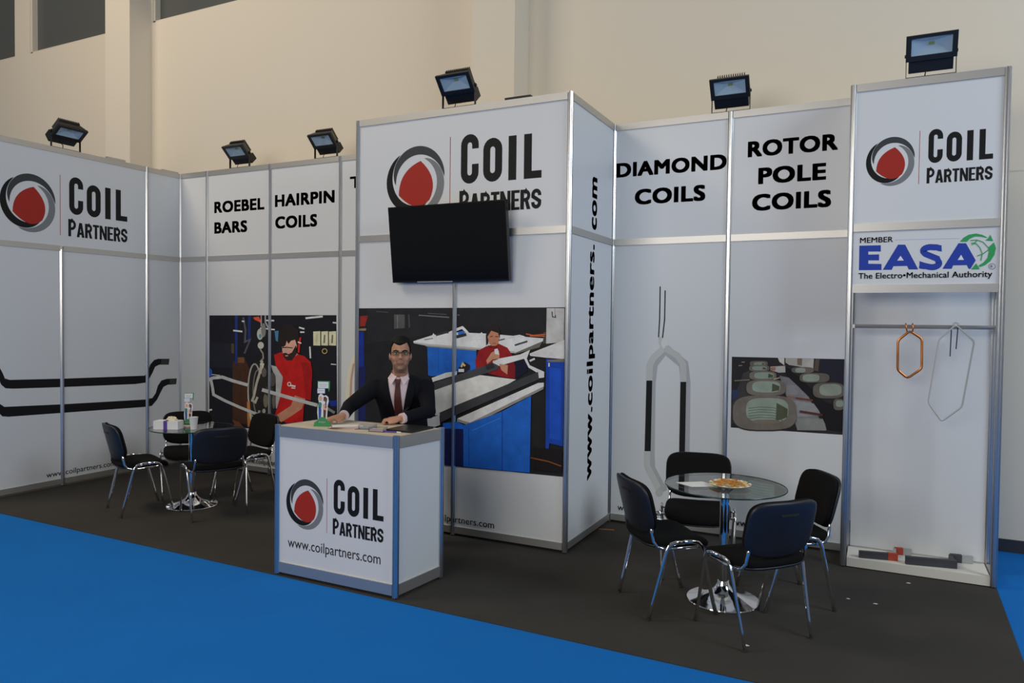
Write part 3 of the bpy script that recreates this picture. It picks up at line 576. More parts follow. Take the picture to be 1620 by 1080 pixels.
# ------------------------------------------------------------------ display niche on the right
dn = thing('display_niche', 'open white display bay at the right end with member sign, hanging rail and plinth', 'display bay', ((XN0+XN1)/2, -DN, 0))
for x in (XN0, XN1):
    post(x, -DN, dn)
    for z in (ZB, ZM, ZT): beam((x, -DN), (x, -.02), *z, dn)
post(XN1, 0, dn)
panel((XN0, -DN), (XN0, -.02), ZM[1], ZT[0], dn); panel((XN1, -DN), (XN1, -.02), ZM[1], ZT[0], dn)
panel((XN0+.02, 0), (XN1, 0), ZB[1], ZM[0], dn, name='rear_panel'); panel((XN0+.02, 0), (XN1, 0), ZM[1], ZT[0], dn, name='rear_panel'); beam((XN0+.02, 0), (XN1, 0), *ZB, dn); beam((XN0+.02, 0), (XN1, 0), *ZT, dn)
nl = panel((XN0, -DN), (XN1, -DN), ZM[1], ZT[0], dn, name='logo_panel'); beam((XN0, -DN), (XN1, -DN), *ZT, dn); beam((XN0, -DN), (XN1, -DN), *ZM, dn)
ns = panel((XN0, -DN), (XN1, -DN), 2.062, ZM[0], dn, name='member_sign'); beam((XN0, -DN), (XN1, -DN), 2.005, 2.062, dn)
obj('hanging_rail', MB().tube([(XN0+.03, -.2, 1.765), (XN1-.005, -.2, 1.765)], (.014), 4), 'alu_satin', dn, world=True)
for x in (XN0+.03, XN1-.01): obj('rail_bracket', MB().box((x-.012, -DN+.01, 1.752), (x+.012, -.17, 1.778)), 'alu_satin', dn, world=True)
obj('plinth', MB().box((XN0+.025, -DN-.005, .012), (XN1-.02, -.016, .075)), 'plinth_white', dn, world=True)
pr = Print('y', -DN); logo(pr, (1371, 245), (1571, 245), (1482, 204), (1565, 284)); pr.build('logo_print', nl, 'round red, grey and black emblem beside condensed black lettering')
pr = Print('y', -DN, 1.75); tr = (1340, 350, 6.23)
P = lambda pts, c: pr.poly(pts, c, tr=tr)
S = lambda pts, w_, c, cl=False: pr.stroke(pts, w_, c, tr=tr, closed=cl)
BL = (34, 54, 132); GRN = (44, 128, 74)
P([(122, 240), (333, 236), (333, 298), (210, 298), (210, 328), (316, 326), (316, 385), (210, 385), (210, 418), (340, 420), (340, 480), (117, 482)], BL)
def bigA(x0, x1, x2, x3, yb, yt, notch): # heavy A with triangular counter
    m_ = (x1+x2)/2
    P([(x0, yb), (x1, yt), (x2, yt), (x3, yb)]+notch, BL)
P([(352, 478), (503, 230), (573, 230), (702, 474), (608, 474), (592, 440), (458, 442), (440, 478)], BL); P([(495, 387), (527, 340), (560, 386)], (206, 208, 216))
P([(940, 468), (1098, 216), (1172, 216), (1268, 385), (1216, 468), (1198, 468), (1180, 432), (1046, 434), (1030, 468)], BL); P([(1090, 381), (1124, 330), (1152, 380)], (206, 208, 216))
def heavyS():
    mid = [(925, 268), (880, 256)]+arc(828, 292, 78, 38, 290, 150, 8)+[(775, 322), (830, 345), (888, 368)]+arc(836, 412, 72, 40, -30, 110, 8)+[(770, 440), (714, 430)]
    S(mid, 60, BL)
heavyS(); P([(884, 232), (930, 236), (934, 300), (884, 282)], BL); P([(714, 392), (765, 408), (765, 472), (716, 466)], BL)
S([(470, 184), (1112, 168)], 2, (120, 130, 180))
P([(1112, 202), (1150, 160), (1200, 132), (1268, 120), (1330, 132), (1384, 160), (1372, 164), (1320, 152), (1260, 150), (1210, 172), (1180, 202)], GRN); P([(1412, 132), (1440, 196), (1362, 188), (1392, 166)], GRN)
P([(1446, 208), (1466, 262), (1452, 330), (1412, 392), (1360, 432), (1306, 452), (1296, 436), (1346, 404), (1384, 360), (1396, 300), (1388, 262)], GRN); P([(1222, 474), (1272, 414), (1308, 472)], GRN)
S([(1215, 190), (1280, 184), (1340, 206), (1392, 260)], 9, GRN); S([(1268, 216), (1310, 262), (1332, 320), (1318, 388)], 9, GRN); S([(1222, 216), (1260, 212), (1278, 190)], 9, GRN); S([(1282, 342), (1340, 320), (1392, 282)], 9, GRN); S([(1225, 232), (1270, 218)], 7, GRN)
S(E(1428, 444, 32, 28), 4, (60, 62, 80), True)
def tx(body, x0, x1, yt, yb, c, wt): pr.text(body, pr.px(1340+x0/6.23, 400)[0], pr.px(1340+x1/6.23, 400)[0], pr.px(1340+x0/6.23+4, 350+yb/6.23)[1], pr.px(1340+x0/6.23+4, 350+yt/6.23)[1], c, wt)
tx('R', 1416, 1442, 430, 458, (60, 62, 80), 0.); tx('MEMBER', 126, 450, 162, 214, K, .012); tx('The Electro\u2022Mechanical Authority', 118, 1437, 510, 584, (38, 38, 46), .014)
pr.build('member_sign_print', ns, 'heavy blue lettering with a green arrowed globe')
# things shown in the niche
def loop(pts, r, n=8, flat=None):
    p = [Vector(q) for q in pts]; m_ = MB(); out = []
    for i in range(len(p)):
        a, b, c = p[i-1], p[i], p[(i+1) % len(p)]
        k = .018; d1 = (a-b).normalized()*k; d2 = (c-b).normalized()*k
        for t in (0, .5, 1): out.append((b+d1)*(1-t)**2+b*2*t*(1-t)+(b+d2)*t*t)
    out.append(out[0].copy()); m_.tube(out, flat or r, n, side=(0, 1, 0) if flat else None, cap=False); return m_
c1 = thing('copper_coil', 'small bright copper hexagonal coil hanging from the rail', 'coil', (2.31, -.2, 1.39))
obj('winding', loop([(2.31, -.215, 1.735), (2.236, -.225, 1.665), (2.239, -.225, 1.452), (2.303, -.215, 1.395), (2.391, -.205, 1.467), (2.388, -.205, 1.68)], .006, 8, (.008, .0088)), 'copper', c1, world=True, smooth=True)
for x in (2.288, 2.331): obj('hook', MB().tube([(x+.006*(1 if x < 2.3 else -1), -.215, 1.725), (x, -.222, 1.752), (x-.004, -.222, 1.782), (x-.004, -.2, 1.788), (x-.004, -.182, 1.77)], .005, 6), 'copper', c1, world=True, smooth=True)
c2 = thing('grey_coil', 'large thin grey taped hexagonal coil hanging from the rail', 'coil', (2.56, -.2, 1.095))
obj('winding', loop([(2.592, -.222, 1.782), (2.492, -.226, 1.677), (2.436, -.226, 1.229), (2.521, -.226, 1.10), (2.641, -.226, 1.21), (2.703, -.226, 1.668)], .0058), 'grey_tape', c2, world=True, smooth=True)
obj('hanger_loop', MB().tube([(2.572, -.222, 1.772), (2.58, -.215, 1.792), (2.592, -.2, 1.797), (2.604, -.215, 1.792), (2.612, -.222, 1.772)], .006, 6), 'grey_tape', c2, world=True, smooth=True)
for pts in ([(2.566, -.2, 1.775), (2.566, -.218, 1.74), (2.562, -.222, 1.56)], [(2.604, -.2, 1.775), (2.604, -.218, 1.742), (2.597, -.222, 1.612)]):
    obj('lead', MB().tube(pts, .004, 6), 'lead_black', c2, world=True, label='short dark hanging lead wire')
def barthing(name, label, p0, p1, w_, h, capm, capl, tailp, tailm):
    p0, p1 = Vector(p0), Vector(p1); d = (p1-p0).normalized(); t = thing(name, label, 'coil sample', ((p0+p1)/2)); L = (p1-p0).length
    q = p0+d*(L-capl); z = p0.z
    obj('core', MB().obox(p0, q if capl else p1, z, z+h, w_), 'mica_dark', t, world=True)
    if capl: obj('tape_sleeve', MB().obox(q, p1, z-.0, z+h+.002, w_+.004), capm, t, world=True, label='red taped end')
    a, b = (Vector(x) for x in tailp); m_ = (a+b)/2
    obj('rear_arm', MB().obox(p1-d*.02, a, z+.004, z+h-.004, w_*.7), 'mica_dark' if not capl else 'light_grey_tape', t, world=True)
    obj('rear_sleeve', MB().obox(a, m_, z, z+h, w_), capm if capl else 'mica_dark', t, world=True); obj('rear_end', MB().obox(m_, b, z+.002, z+h-.002, w_*.8), tailm, t, world=True)
barthing('bar_sample', 'dark grey bar sample with red taped ends on the plinth', (2.018, -.285, .075), (2.268, -.235, .075), .03, .05, 'red_tape', .065, ((2.252, -.07, .075), (2.362, -.05, .075)), 'light_grey_tape')
barthing('bar_sample', 'plain dark grey bar sample on the plinth, nearer the right post', (2.318, -.285, .075), (2.636, -.225, .075), .034, .056, 'mica_dark', 0, ((2.61, -.07, .075), (2.748, -.05, .075)), 'light_grey_tape')

# ------------------------------------------------------------------ floodlights on the wall tops
def rotm(o, tilt):  # head coordinates: x along width, y forward (-), z up, tilted down about x
    c, s_ = math.cos(tilt), math.sin(tilt)
    return lambda x, y, z: (x, y*c+z*s_*-1*-1*0 + (z*-s_ if False else 0) + 0*c - 0 + (-s_*z if True else 0), z*c+ (s_*y))
def flood(loc, rz, tilt, label, w_=.31):
    t = thing('floodlight', label, 'floodlight', loc, rz, 'floodlights clamped on top of the stand walls')
    c, s_ = math.cos(tilt), math.sin(tilt)
    PZ = .155     # pivot height
    def T(p):     # forward is -y; a positive tilt turns the face downwards
        x, y, z = p; return (x, y*c-z*s_, z*c+y*s_+PZ)
    def B(*boxes):
        m_ = MB()
        for a, b in boxes: m_.box(a, b)
        m_.v = [Vector(T(p)) for p in m_.v]; return m_
    hw = w_/2
    # flange frame around the window
    obj('front_frame', B(((-hw, -.045, -.035), (hw, -.02, .0)), ((-hw, -.045, .112), (hw, -.02, .135)), ((-hw, -.045, 0), (-hw+.032, -.02, .112)), ((hw-.032, -.045, 0), (hw, -.02, .112))), 'black_metal', t)
    hb = MB(); q = [(-hw+.004, -.02, -.033), (hw-.004, -.02, -.033), (hw-.004, -.02, .132), (-hw+.004, -.02, .132), (-hw+.04, .055, -.02), (hw-.04, .055, -.02), (hw-.04, .055, .112), (-hw+.04, .055, .112)]
    hb.add([T(p) for p in q], [(4, 5, 6, 7), (0, 1, 5, 4), (1, 2, 6, 5), (2, 3, 7, 6), (3, 0, 4, 7)]); hs = obj('housing', hb, 'black_metal', t)
    fb = MB()
    for i in range(13): x = -hw+.05+i*(w_-.1)/12; m_ = MB().box((x-.002, .05, -.015), (x+.002, .085, .125)); fb.add([T(p) for p in m_.v], m_.f)
    obj('cooling_fins', fb, 'fin_metal', hs)
    # reflector pyramid, led and glass
    x0, x1, z0, z1 = -hw+.03, hw-.03, -.002, .114; ix, iz0, iz1 = .035, .055, .085; rf = MB()
    q = [(x0, -.036, z0), (x1, -.036, z0), (x1, -.036, z1), (x0, -.036, z1), (-ix, .0, iz0), (ix, .0, iz0), (ix, .0, iz1), (-ix, .0, iz1)]
    rf.add([T(p) for p in q], [(0, 1, 5, 4), (1, 2, 6, 5), (2, 3, 7, 6), (3, 0, 4, 7), (4, 5, 6, 7)]); obj('reflector', rf, 'reflector', t)
    obj('led', B(((-.018, -.004, .06), (.018, -.0005, .08))), 'led_chip', t); obj('glass', B(((x0, -.0405, z0), (x1, -.0385, z1))), 'lamp_glass', t)
    obj('driver_box', B(((-hw+.02, -.03, -.115), (hw-.02, .06, -.036))), 'black_metal', t)
    br = MB(); bw = hw-.004
    for sx in (-1, 1): br.add(*(lambda m_: (m_.v, m_.f))(MB().box((sx*bw-.002, -.013, 0), (sx*bw+.002, .013, PZ+.02))))
    br.box((-bw, -.013, 0), (bw, .013, .004)); obj('bracket', br, 'black_metal', t)
    for sx in (-1, 1): obj('pivot_knob', MB().tube([(sx*(hw-.018), 0, PZ), (sx*(hw+.006), 0, PZ)], .012, 10), 'black_metal', t)
    obj('cable', MB().tube([T((-.02, .02, -.112)), (-.03, .0, .035), (-.035, -.005, .006)], .004, 6), 'black_metal', t)
    return t
TP = H+.0005
flood((2.392, -DN, TP), 0, .42, 'floodlight above the member sign display bay at the far right')
flood((.99, 0, TP), 0, .62, 'floodlight on the back wall between DIAMOND COILS and ROTOR POLE COILS')
flood((-.975, -D1, TP), 0, .72, 'floodlight on top of the central cabin above the screen')
flood((-3.23, 0, TP), 0, .78, 'floodlight above the HAIRPIN COILS caption')
flood((-4.495, 0, TP), 0, .80, 'floodlight above the ROEBEL BARS caption')
flood((XL, -1.40, TP), math.pi/2, .95, 'floodlight on the left wall, seen from the side')
top('cable_box', MB().box((-.552, -D1-.012, H), (-.331, -D1+.06, H+.018)), 'black_metal', 'thin dark box lying on the top edge of the central cabin', 'box')
top('edge_plate', MB().box((XL-.02, -.95, H), (XL+.016, -.735, H+.02)), 'alu_satin', 'flat plate on the left wall top behind the hall pillar edge', 'plate', 'plates on the left wall top')
top('edge_plate', MB().box((XL-.02, -.258, H), (XL+.016, -.04, H+.014)), 'alu_satin', 'flat plate on the left wall top next to the back corner', 'plate', 'plates on the left wall top')

# ------------------------------------------------------------------ reception counter
rc = thing('reception_counter', 'white reception counter with logo front, aluminium frame and cream top', 'counter', (-1.06, -2.17, 0))
QF = [(-1.583, -2.393), (-.594, -2.393), (-.545, -1.94), (-1.535, -1.94)]
PC = post_mesh(1.042)
for q in QF: post(*q, rc, PC)
cpn = []
for a, b in zip(QF, QF[1:]+QF[:1]):
    if a == QF[2]: beam(a, b, .985, 1.035, rc); continue
    cpn.append(panel(a, b, .09, .965, rc, name='panel')); beam(a, b, .962, 1.035, rc); beam(a, b, .025, .095, rc)
m_ = MB(); m_.prism([(QF[0][0]+.01, QF[0][1]+.008), (QF[1][0]-.008, QF[1][1]+.008), (QF[2][0]-.008, QF[2][1]-.008), (QF[3][0]+.01, QF[3][1]-.008)], 1.018, 1.036); obj('worktop', m_, 'cream_laminate', rc, world=True)
pr = Print('y', -2.393, 2.0); logo(pr, (454, 795), (607.3, 810), (538.6, 758.6), (599, 857)); pr.text('www.coilpartners.com', pr.px(456, 865)[0], pr.px(602.5, 885)[0], pr.px(515, 880.9)[1], pr.px(513, 859)[1], K); pr.build('logo_print', cpn[0], 'round emblem, condensed black lettering and web address')

# ------------------------------------------------------------------ furniture
def make_table(loc, label, r=.375):
    t = thing('glass_table', label, 'table', loc, 0, 'round glass tables')
    tt = obj('table_top', MB().lathe([(r-.004, .736), (r, .740), (r, .742), (r-.004, .746)], n=72), 'table_glass', t, smooth=True, auto=.6)
    obj('glass_rim', MB().lathe([(r-.0005, .7365), (r+.0015, .739), (r+.0015, .743), (r-.0005, .7455)], n=72), 'glass_edge', tt, smooth=True)
    me = tt.children[0].data; bm = bmesh.new(); bm.from_mesh(me); bmesh.ops.delete(bm, geom=[f for f in bm.faces if len(f.verts) > 4], context='FACES'); bm.to_mesh(me); bm.free()
    obj('column', MB().lathe([(.03, .06), (.03, .715)], n=28), 'chrome', t, smooth=True, auto=.6)
    obj('collar', MB().lathe([(.031, .70), (.06, .728), (.06, .7358), (.0, .7358)], n=28), 'chrome', t, smooth=True, auto=.6)
    obj('base', MB().lathe([(.223, .005), (.228, .010), (.225, .016), (.185, .024), (.14, .036), (.09, .056), (.058, .082), (.042, .11), (.036, .13), (.0, .13)], n=48), 'chrome', t, smooth=True, auto=.9)
    return t
RTC, LTC = Vector((1.255, -1.42, 0)), Vector((-3.645, -1.37, 0))
make_table(RTC, 'round glass table on a chrome foot, in front of the diamond coil print')
make_table(LTC, 'round glass table on a chrome foot, by the left wall')
def make_chair():
    t = thing('stacking_chair', 'x', 'chair', (0, 0, 0), 0, 'black stacking chairs around the glass tables')
    def fs(x, y, z): return (x, y, z+.452-.035*max(0, (x-.10)/.11)**2+.012*max(0, (-x-.08)/.12)-.02*(1-(y/.23)**2)*.6)
    obj('seat', MB().cushion(.21, .225, .05, fs), 'black_fabric', t, smooth=True)
    def fsh(x, y, z): a = fs(x, y, z); return (a[0], a[1], a[2]-.026)
    obj('seat_shell', MB().cushion(.205, .22, .022, fsh), 'black_plastic', t, smooth=True)
    ln = math.radians(14)
    def fb(depth):
        def g(x, y, z):   # x: up the back, y: across, z: thickness, cushion faces +x
            zz = z+depth; bow = .035*(y/.225)**2; low = -.012*(1-(y/.225)**2) if x < 0 else 0
            X = zz+bow; Z = x+low
            return (-.235+X*math.cos(ln)-Z*math.sin(ln), y, .655+Z*math.cos(ln)+X*math.sin(ln))
        return g
    obj('backrest', MB().cushion(.155, .228, .034, fb(.012), e=4.2), 'black_fabric', t, smooth=True)
    sh = obj('back_shell', MB().cushion(.160, .234, .024, (lambda g: (lambda x, y, z: g(x, y, -z)))(fb(-.012)), e=4.2), 'black_plastic', t, smooth=True)
    g = fb(-.0255); hb = MB()
    n = 8; vs = []; fs_ = []
    for i in range(n+1):
        y = -.06+.12*i/n
        vs += [g(.082, y, 0), g(.094, y, 0), g(.094, y, -.004), g(.082, y, -.004)]
    for i in range(n):
        for k in range(4): fs_.append((4*i+k, 4*i+(k+1) % 4, 4*i+4+(k+1) % 4, 4*i+4+k))
    hb.add(vs, fs_+[(0, 1, 2, 3), (4*n+3, 4*n+2, 4*n+1, 4*n)]); obj('grip', hb, 'fin_metal', sh)
    for sy in (-1, 1):
        yt, yb = .252*sy, .232*sy
        for sx in (1, -1):
            fx = .225 if sx > 0 else -.215
            pts = [(fx, yb, .006), (fx*.88, yb+.003*sy, .10), (fx*.62, yt-.004*sy, .33), (fx*.54, yt, .40), (fx*.49, yt, .432), (fx*.40, yt, .452), (fx*.26, yt, .460), (0, yt, .462)]
            lg = obj('leg', MB().tube(pts, [(.008, .0125)]*8, 10, side=(0, 1, 0)), 'chrome', t, smooth=True)
            obj('foot_cap', MB().tube([(fx*1.003, yb, .0), (fx*.994, yb, .008)], .0128, 8), 'fin_metal', lg)
        yy = .205*sy
        obj('back_support', MB().tube([(.09, yy*1.12, .425), (-.04, yy*1.1, .418), (-.115, yy*1.06, .416), (-.155, yy*1.03, .428), (-.180, yy, .462), (-.188, yy*.98, .51), (-.192, yy*.95, .57)], .010, 8), 'chrome', t, smooth=True)
    for x in (.10, -.09): obj('cross_tube', MB().tube([(x, -.25, .428), (x, .25, .428)], .009, 8), 'chrome', t)
    return t
CH = make_chair()
spots = [((.94, -1.65), math.atan2(.273, .327), 'black chair left of the right-hand table, near the cabin corner, backrest side-on'),
         ((.99, -.98), math.atan2(-.98, .2), 'black chair behind the right-hand table, facing the viewer under the diamond coil print'),
         ((1.493, -1.81), math.atan2(.248, -.282), 'black chair nearest the viewer at the right-hand table, back turned to us'),
         ((1.60, -1.195), math.atan2(-.51, -.86), 'black chair right of the right-hand table, in front of the coil photo'),
         ((-3.94, -1.70), math.atan2(.93, .37), 'black chair closest to the left wall, side-on at the left-hand table'),
         ((-4.0, -1.115), math.atan2(-.62, .78), 'black chair behind the left-hand table facing the viewer, in the corner'),
         ((-3.235, -1.48), math.atan2(.46, -.89), 'black chair at the left-hand table with its back turned to the viewer'),
         ((-3.42, -.95), math.atan2(-.97, -.25), 'black chair half hidden by the counter, right of the left-hand table')]
for i, ((x, y), a, lb) in enumerate(spots):
    c = CH if i == 0 else copy_tree(CH)
    c.location = (x, y, .0055); c.rotation_euler = (0, 0, a); c['label'] = lb

# ------------------------------------------------------------------ small things
ZC, ZTB = 1.0365, .7465
def standee(loc, rz, label, s=1.0):
    t = thing('cardboard_standee', label, 'standee', loc, rz, 'couple standees with green feet')
    def card(name, poly, m, y0, y1, par=t, label=None): 
        mb_ = MB(); mb_.prism([(x*s, z*s) for x, z in poly], y0, y1, lambda a, b, c: (a, c, b)); return obj(name, mb_, m, par, label=label)
    b = card('foot', [(-.072, 0), (.072, 0), (.066, .03), (.04, .05), (.02, .075), (-.02, .075), (-.038, .05), (-.066, .03)], 'card_green', -.003, .003, label='green card foot')
    card('foot_stay', [(-.03, 0), (.03, 0), (.02, .06), (-.02, .06)], 'card_green', .002, .05, b)
    vs, fs = glyphs('EASA', .02); xs = [p[0] for p in vs]; mb_ = MB()
    W = max(xs)-min(xs); mb_.add([((x-min(xs)-W/2)/W*.055*s, -.0036, (.028+y*.022)*s) for x, y in vs], fs); obj('lettering', mb_, 'paper_white', b)
    fg = card('couple_card', [(-.035, .05), (.035, .05), (.04, .12), (.042, .17), (.05, .2), (.046, .235), (.028, .25), (.01, .245), (-.01, .262), (-.03, .25), (-.035, .22), (-.028, .19), (-.04, .16), (-.042, .11)], 'paper_white', -.0015, .0015)
    for nm, poly, m in (('trousers', [(-.03, .06), (-.012, .06), (-.008, .13), (-.012, .155), (-.032, .155)], 'card_blue'), ('jumper', [(-.034, .15), (-.008, .15), (-.006, .185), (-.018, .195), (-.032, .19)], 'card_teal'), ('face', [(-.026, .205), (-.006, .205), (0, .225), (-.012, .245), (-.026, .238)], 'card_skin'),
                        ('trousers', [(.008, .06), (.026, .06), (.03, .13), (.008, .135)], 'card_hair'), ('shirt', [(.006, .135), (.03, .13), (.034, .17), (.02, .185), (.004, .175)], 'card_skin'), ('sleeve', [(.02, .15), (.034, .15), (.032, .2), (.024, .2)], 'card_blue'), ('hair', [(.008, .205), (.034, .195), (.038, .225), (.022, .24), (.01, .235)], 'card_hair'), ('face', [(.008, .205), (.022, .203), (.02, .222), (.01, .226)], 'card_skin')):
        card(nm, poly, m, -.0026, -.0014, fg)
    card('stem', [(-.02, .24), (-.008, .24), (-.012, .30), (-.02, .30)], 'paper_white', -.001, .001)
    card('speech_bubble', [(-.043, .262), (.022, .262), (.022, .305), (-.043, .305)], 'card_blue', -.0022, .0); card('speech_bubble', [(-.040, .265), (.019, .265), (.019, .302), (-.040, .302)], 'paper_white', -.0034, -.0018)
    card('speech_bubble', [(-.04, .302), (.045, .302), (.052, .275), (.058, .302), (.06, .362), (-.04, .362)], 'card_green', -.0012, .001); card('speech_bubble', [(-.036, .306), (.048, .306), (.048, .356), (-.036, .356)], 'paper_white', -.0024, -.0008)
    card('printed_lines', [(-.026, .334), (.038, .334), (.038, .338), (-.026, .338)], 'brochure_grey', -.003, -.002); card('printed_lines', [(-.02, .32), (.03, .32), (.03, .324), (-.02, .324)], 'brochure_grey', -.003, -.002); card('printed_lines', [(-.032, .284), (.01, .284), (.01, .288), (-.032, .288)], 'brochure_grey', -.004, -.003)
    return t
standee((-1.285, -2.285, ZC), .40, 'cardboard couple standee with green foot on the reception counter', .86)
standee((-3.735, -1.34, ZTB), .70, 'cardboard couple standee with green foot on the left-hand table', .86)
# counter papers
br = thing('brochure_stack', 'fanned pile of red and white brochures beside the counter standee', 'brochures', (-1.12, -2.26, ZC))
for k in range(6):
    a = .25+.09*k; c, s_ = math.cos(a), math.sin(a); mb = MB().box((-.10, -.05, .003*k), (.10, .05, .003*k+.0024)); mb.v = [Vector((p.x*c-p.y*s_+.006*k, p.x*s_+p.y*c, p.z)) for p in mb.v]
    obj('brochure', mb, ('paper_pink', 'brochure_red', 'paper_white')[k % 3], br)
def holder(loc, rz, label, m):
    t = thing('card_box', label, 'card box', loc, rz, 'clear card boxes on the counter'); mb = MB()
    for q in (((-.055, -.032, 0), (.055, .032, .002)), ((-.055, -.032, 0), (-.053, .032, .03)), ((.053, -.032, 0), (.055, .032, .03)), ((-.055, -.032, 0), (.055, -.030, .022)), ((-.055, .030, 0), (.055, .032, .03))): mb.box(*q)
    obj('case', mb, 'clear_plastic', t); obj('cards', MB().box((-.048, -.026, .003), (.048, .026, .016)), m, t)
holder((-.955, -2.215, ZC), .3, 'clear plastic box of cards next to the brochures on the counter', 'brochure_grey')
holder((-.825, -2.275, ZC), .15, 'clear plastic box of cards near the front edge of the counter', 'paper_pink')
m_ = MB().box((-.15, -.10, 0), (.15, .10, .004)); m_.v = [Vector((p.x*.98-p.y*.2-.905, p.x*.2+p.y*.98-2.055, p.z+ZC)) for p in m_.v]; top('paper_sheet', m_, 'cream_laminate', 'cream sheet lying under the man\'s left hand', 'paper')
fo = thing('folder', 'black folder lying at the right corner of the counter', 'folder', (-.685, -2.10, ZC)); m_ = MB().box((-.115, -.13, 0), (.095, .13, .012)); obj('cover', m_, 'folder_black', fo); obj('spine', MB().tube([(-.115, -.13, .006), (-.115, .14, .006)], .0065, 8), 'folder_black', fo)
pn = thing('pen', 'white and black pen lying in front of the black folder', 'pen', (-.73, -2.275, ZC)); obj('barrel', MB().tube([(-.075, -.012, .005), (.05, .008, .005)], .0048, 8), 'purple_print', pn); obj('tip', MB().tube([(.05, .008, .005), (.078, .0125, .005)], [.0052, .0035], 8), 'paper_white', pn)
# left table things
tb = thing('tissue_box', 'white box with purple stripe and pale tissue on the left-hand table', 'box', (-3.735, -1.555, ZTB), .42)
obj('carton', MB().box((-.115, -.055, 0), (.115, .055, .075)), 'paper_white', tb); obj('stripe', MB().box((-.02, -.0565, .0), (.015, .0565, .0762)), 'purple_print', tb)
mb = MB().ell((.035, 0, .085), (.05, .028, .022)); random.seed(2); mb.v = [p+Vector((random.uniform(-.008, .008), random.uniform(-.006, .006), random.uniform(-.004, .01))) for p in mb.v]; obj('tissue', mb, 'tissue_yellow', tb)
cu = thing('paper_cup', 'plain white cup in front of the left-table standee', 'cup', (-3.515, -1.462, ZTB)); obj('body', MB().lathe([(.028, 0), (.028, .003), (.038, .108), (.036, .108), (.027, .006)], n=28), 'cup_white', cu, smooth=True, auto=.7); obj('rim', MB().lathe([(.0375, .106), (.0395, .108), (.0395, .111), (.0375, .112)], n=28), 'cup_white', cu)
m_ = MB().box((-.07, -.03, 0), (.07, .03, .012)); m_.v = [Vector((p.x*.9-p.y*.43-3.72, p.x*.43+p.y*.9-1.41, p.z+ZTB)) for p in m_.v]; top('leaflet_pile', m_, 'paper_pink', 'small pile of pinkish leaflets behind the tissue box', 'leaflets')
# right table things
m_ = MB().prism([(.965, -1.515), (1.11, -1.41), (1.235, -1.495), (1.08, -1.59)], ZTB, ZTB+.0025); top('paper_sheet', m_, 'paper_white', 'blank white sheet lying on the right-hand table', 'paper')
pl = thing('snack_plate', 'paper plate of golden snacks with colourful rim on the right-hand table', 'plate', (1.292, -1.455, ZTB))
obj('plate', MB().lathe([(.075, .003), (.10, .006), (.128, .018), (.13, .020), (.126, .021), (.098, .010), (.0, .008)], n=40), 'plate_card', pl, smooth=True)
random.seed(7)
for k in range(34):
    a = random.uniform(0, 6.28); r = .092*math.sqrt(random.random()); h = .016+.012*(1-r/.092)+random.uniform(0, .006); b = random.uniform(0, 3.14); L = random.uniform(.014, .026)
    p = Vector((r*math.cos(a), r*math.sin(a), h)); d = Vector((math.cos(b), math.sin(b), random.uniform(-.2, .2)))*L
    obj('snack', MB().tube([p-d, p+Vector((0, 0, .004)), p+d], .005, 6), 'pretzel', pl)
for k in range(22):
    a = 2*math.pi*k/22; obj('rim_print', MB().ell((.120*math.cos(a), .120*math.sin(a), .0195), (.010, .010, .004), n=8, m=5), ('sweet_red', 'sweet_white', 'sweet_green', 'sweet_yellow', 'sweet_white')[k % 5], pl)
for i, (x, y, s_, lb) in enumerate(((1.496, -2.044, .014, 'white paper scrap on the dark carpet by the nearest chair leg'), (1.972, -1.016, .009, 'tiny white scrap on the dark carpet right of the coil photo chair'), (2.332, -.50, .011, 'thin white scrap on the dark carpet just before the plinth'), (2.13, -1.028, .011, 'flat white scrap on the carpet, midway between chairs and plinth'))):
    m_ = MB().prism([(x-s_*1.3, y-s_*.3), (x+s_*.4, y-s_*.6), (x+s_*1.2, y+s_*.2), (x-s_*.2, y+s_*.7)], .0052, .0075); top('paper_scrap', m_, 'paper_white', lb, 'scrap', 'scraps on the stand carpet')
m_ = MB().prism([(.0, -.262), (.13, -.228), (.135, -.245), (.005, -.28)], .0052, .0065); top('orange_strip', m_, 'orange_matte', 'short orange strip on the carpet at the foot of the cabin corner', 'carpet_strip')  # thin flat orange strip laid on the carpet

# ------------------------------------------------------------------ the man behind the counter
ps = thing('person', 'man in dark suit and maroon tie leaning with both hands on the counter', 'person', (-1.2, -1.42, .0055))
OFF = ps.location
f = Vector((.45, -.893, 0)).normalized(); s = Vector((-f.y, f.x, 0)); UZ = Vector((0, 0, 1))
CN = Vector((-1.118, -1.615, 0)); PV = Vector((-1.20, -1.42, 0))
def tc(z):   # spine line leaning forward
    t = (z-.92)/(1.335-.92); return PV.lerp(CN, t)+UZ*z
TOR = [(.90, .165, .115), (1.0, .165, .112), (1.10, .172, .118), (1.19, .190, .124), (1.245, .205, .118), (1.285, .200, .100), (1.315, .150, .082), (1.338, .085, .068)]
g = Vector((.574, -.819, 0)).normalized(); hs = Vector((-g.y, g.x, 0)); HC = Vector((-1.062, -1.69, 1.403))   # chin level under head centre
HP = [(-.004, .018, .018, .052), (.006, .034, .034, .042), (.025, .051, .052, .030), (.055, .063, .072, .014), (.09, .068, .084, .004), (.13, .0695, .091, 0), (.165, .069, .092, -.003), (.20, .062, .083, -.006), (.225, .047, .063, -.008), (.242, .024, .034, -.010)]
def head_r(z):
    for a, b in zip(HP[:-1], HP[1:]):
        if z <= b[0]: t = max(0, (z-a[0])/(b[0]-a[0])); return tuple(a[i]+(b[i]-a[i])*t for i in (1, 2, 3))
    return HP[-1][1:]
sR, eR, wR, hR = Vector((-1.300, -1.685, 1.258)), Vector((-1.395, -1.865, 1.125)), Vector((-1.292, -2.055, 1.082)), Vector((-1.312, -2.125, 1.068))
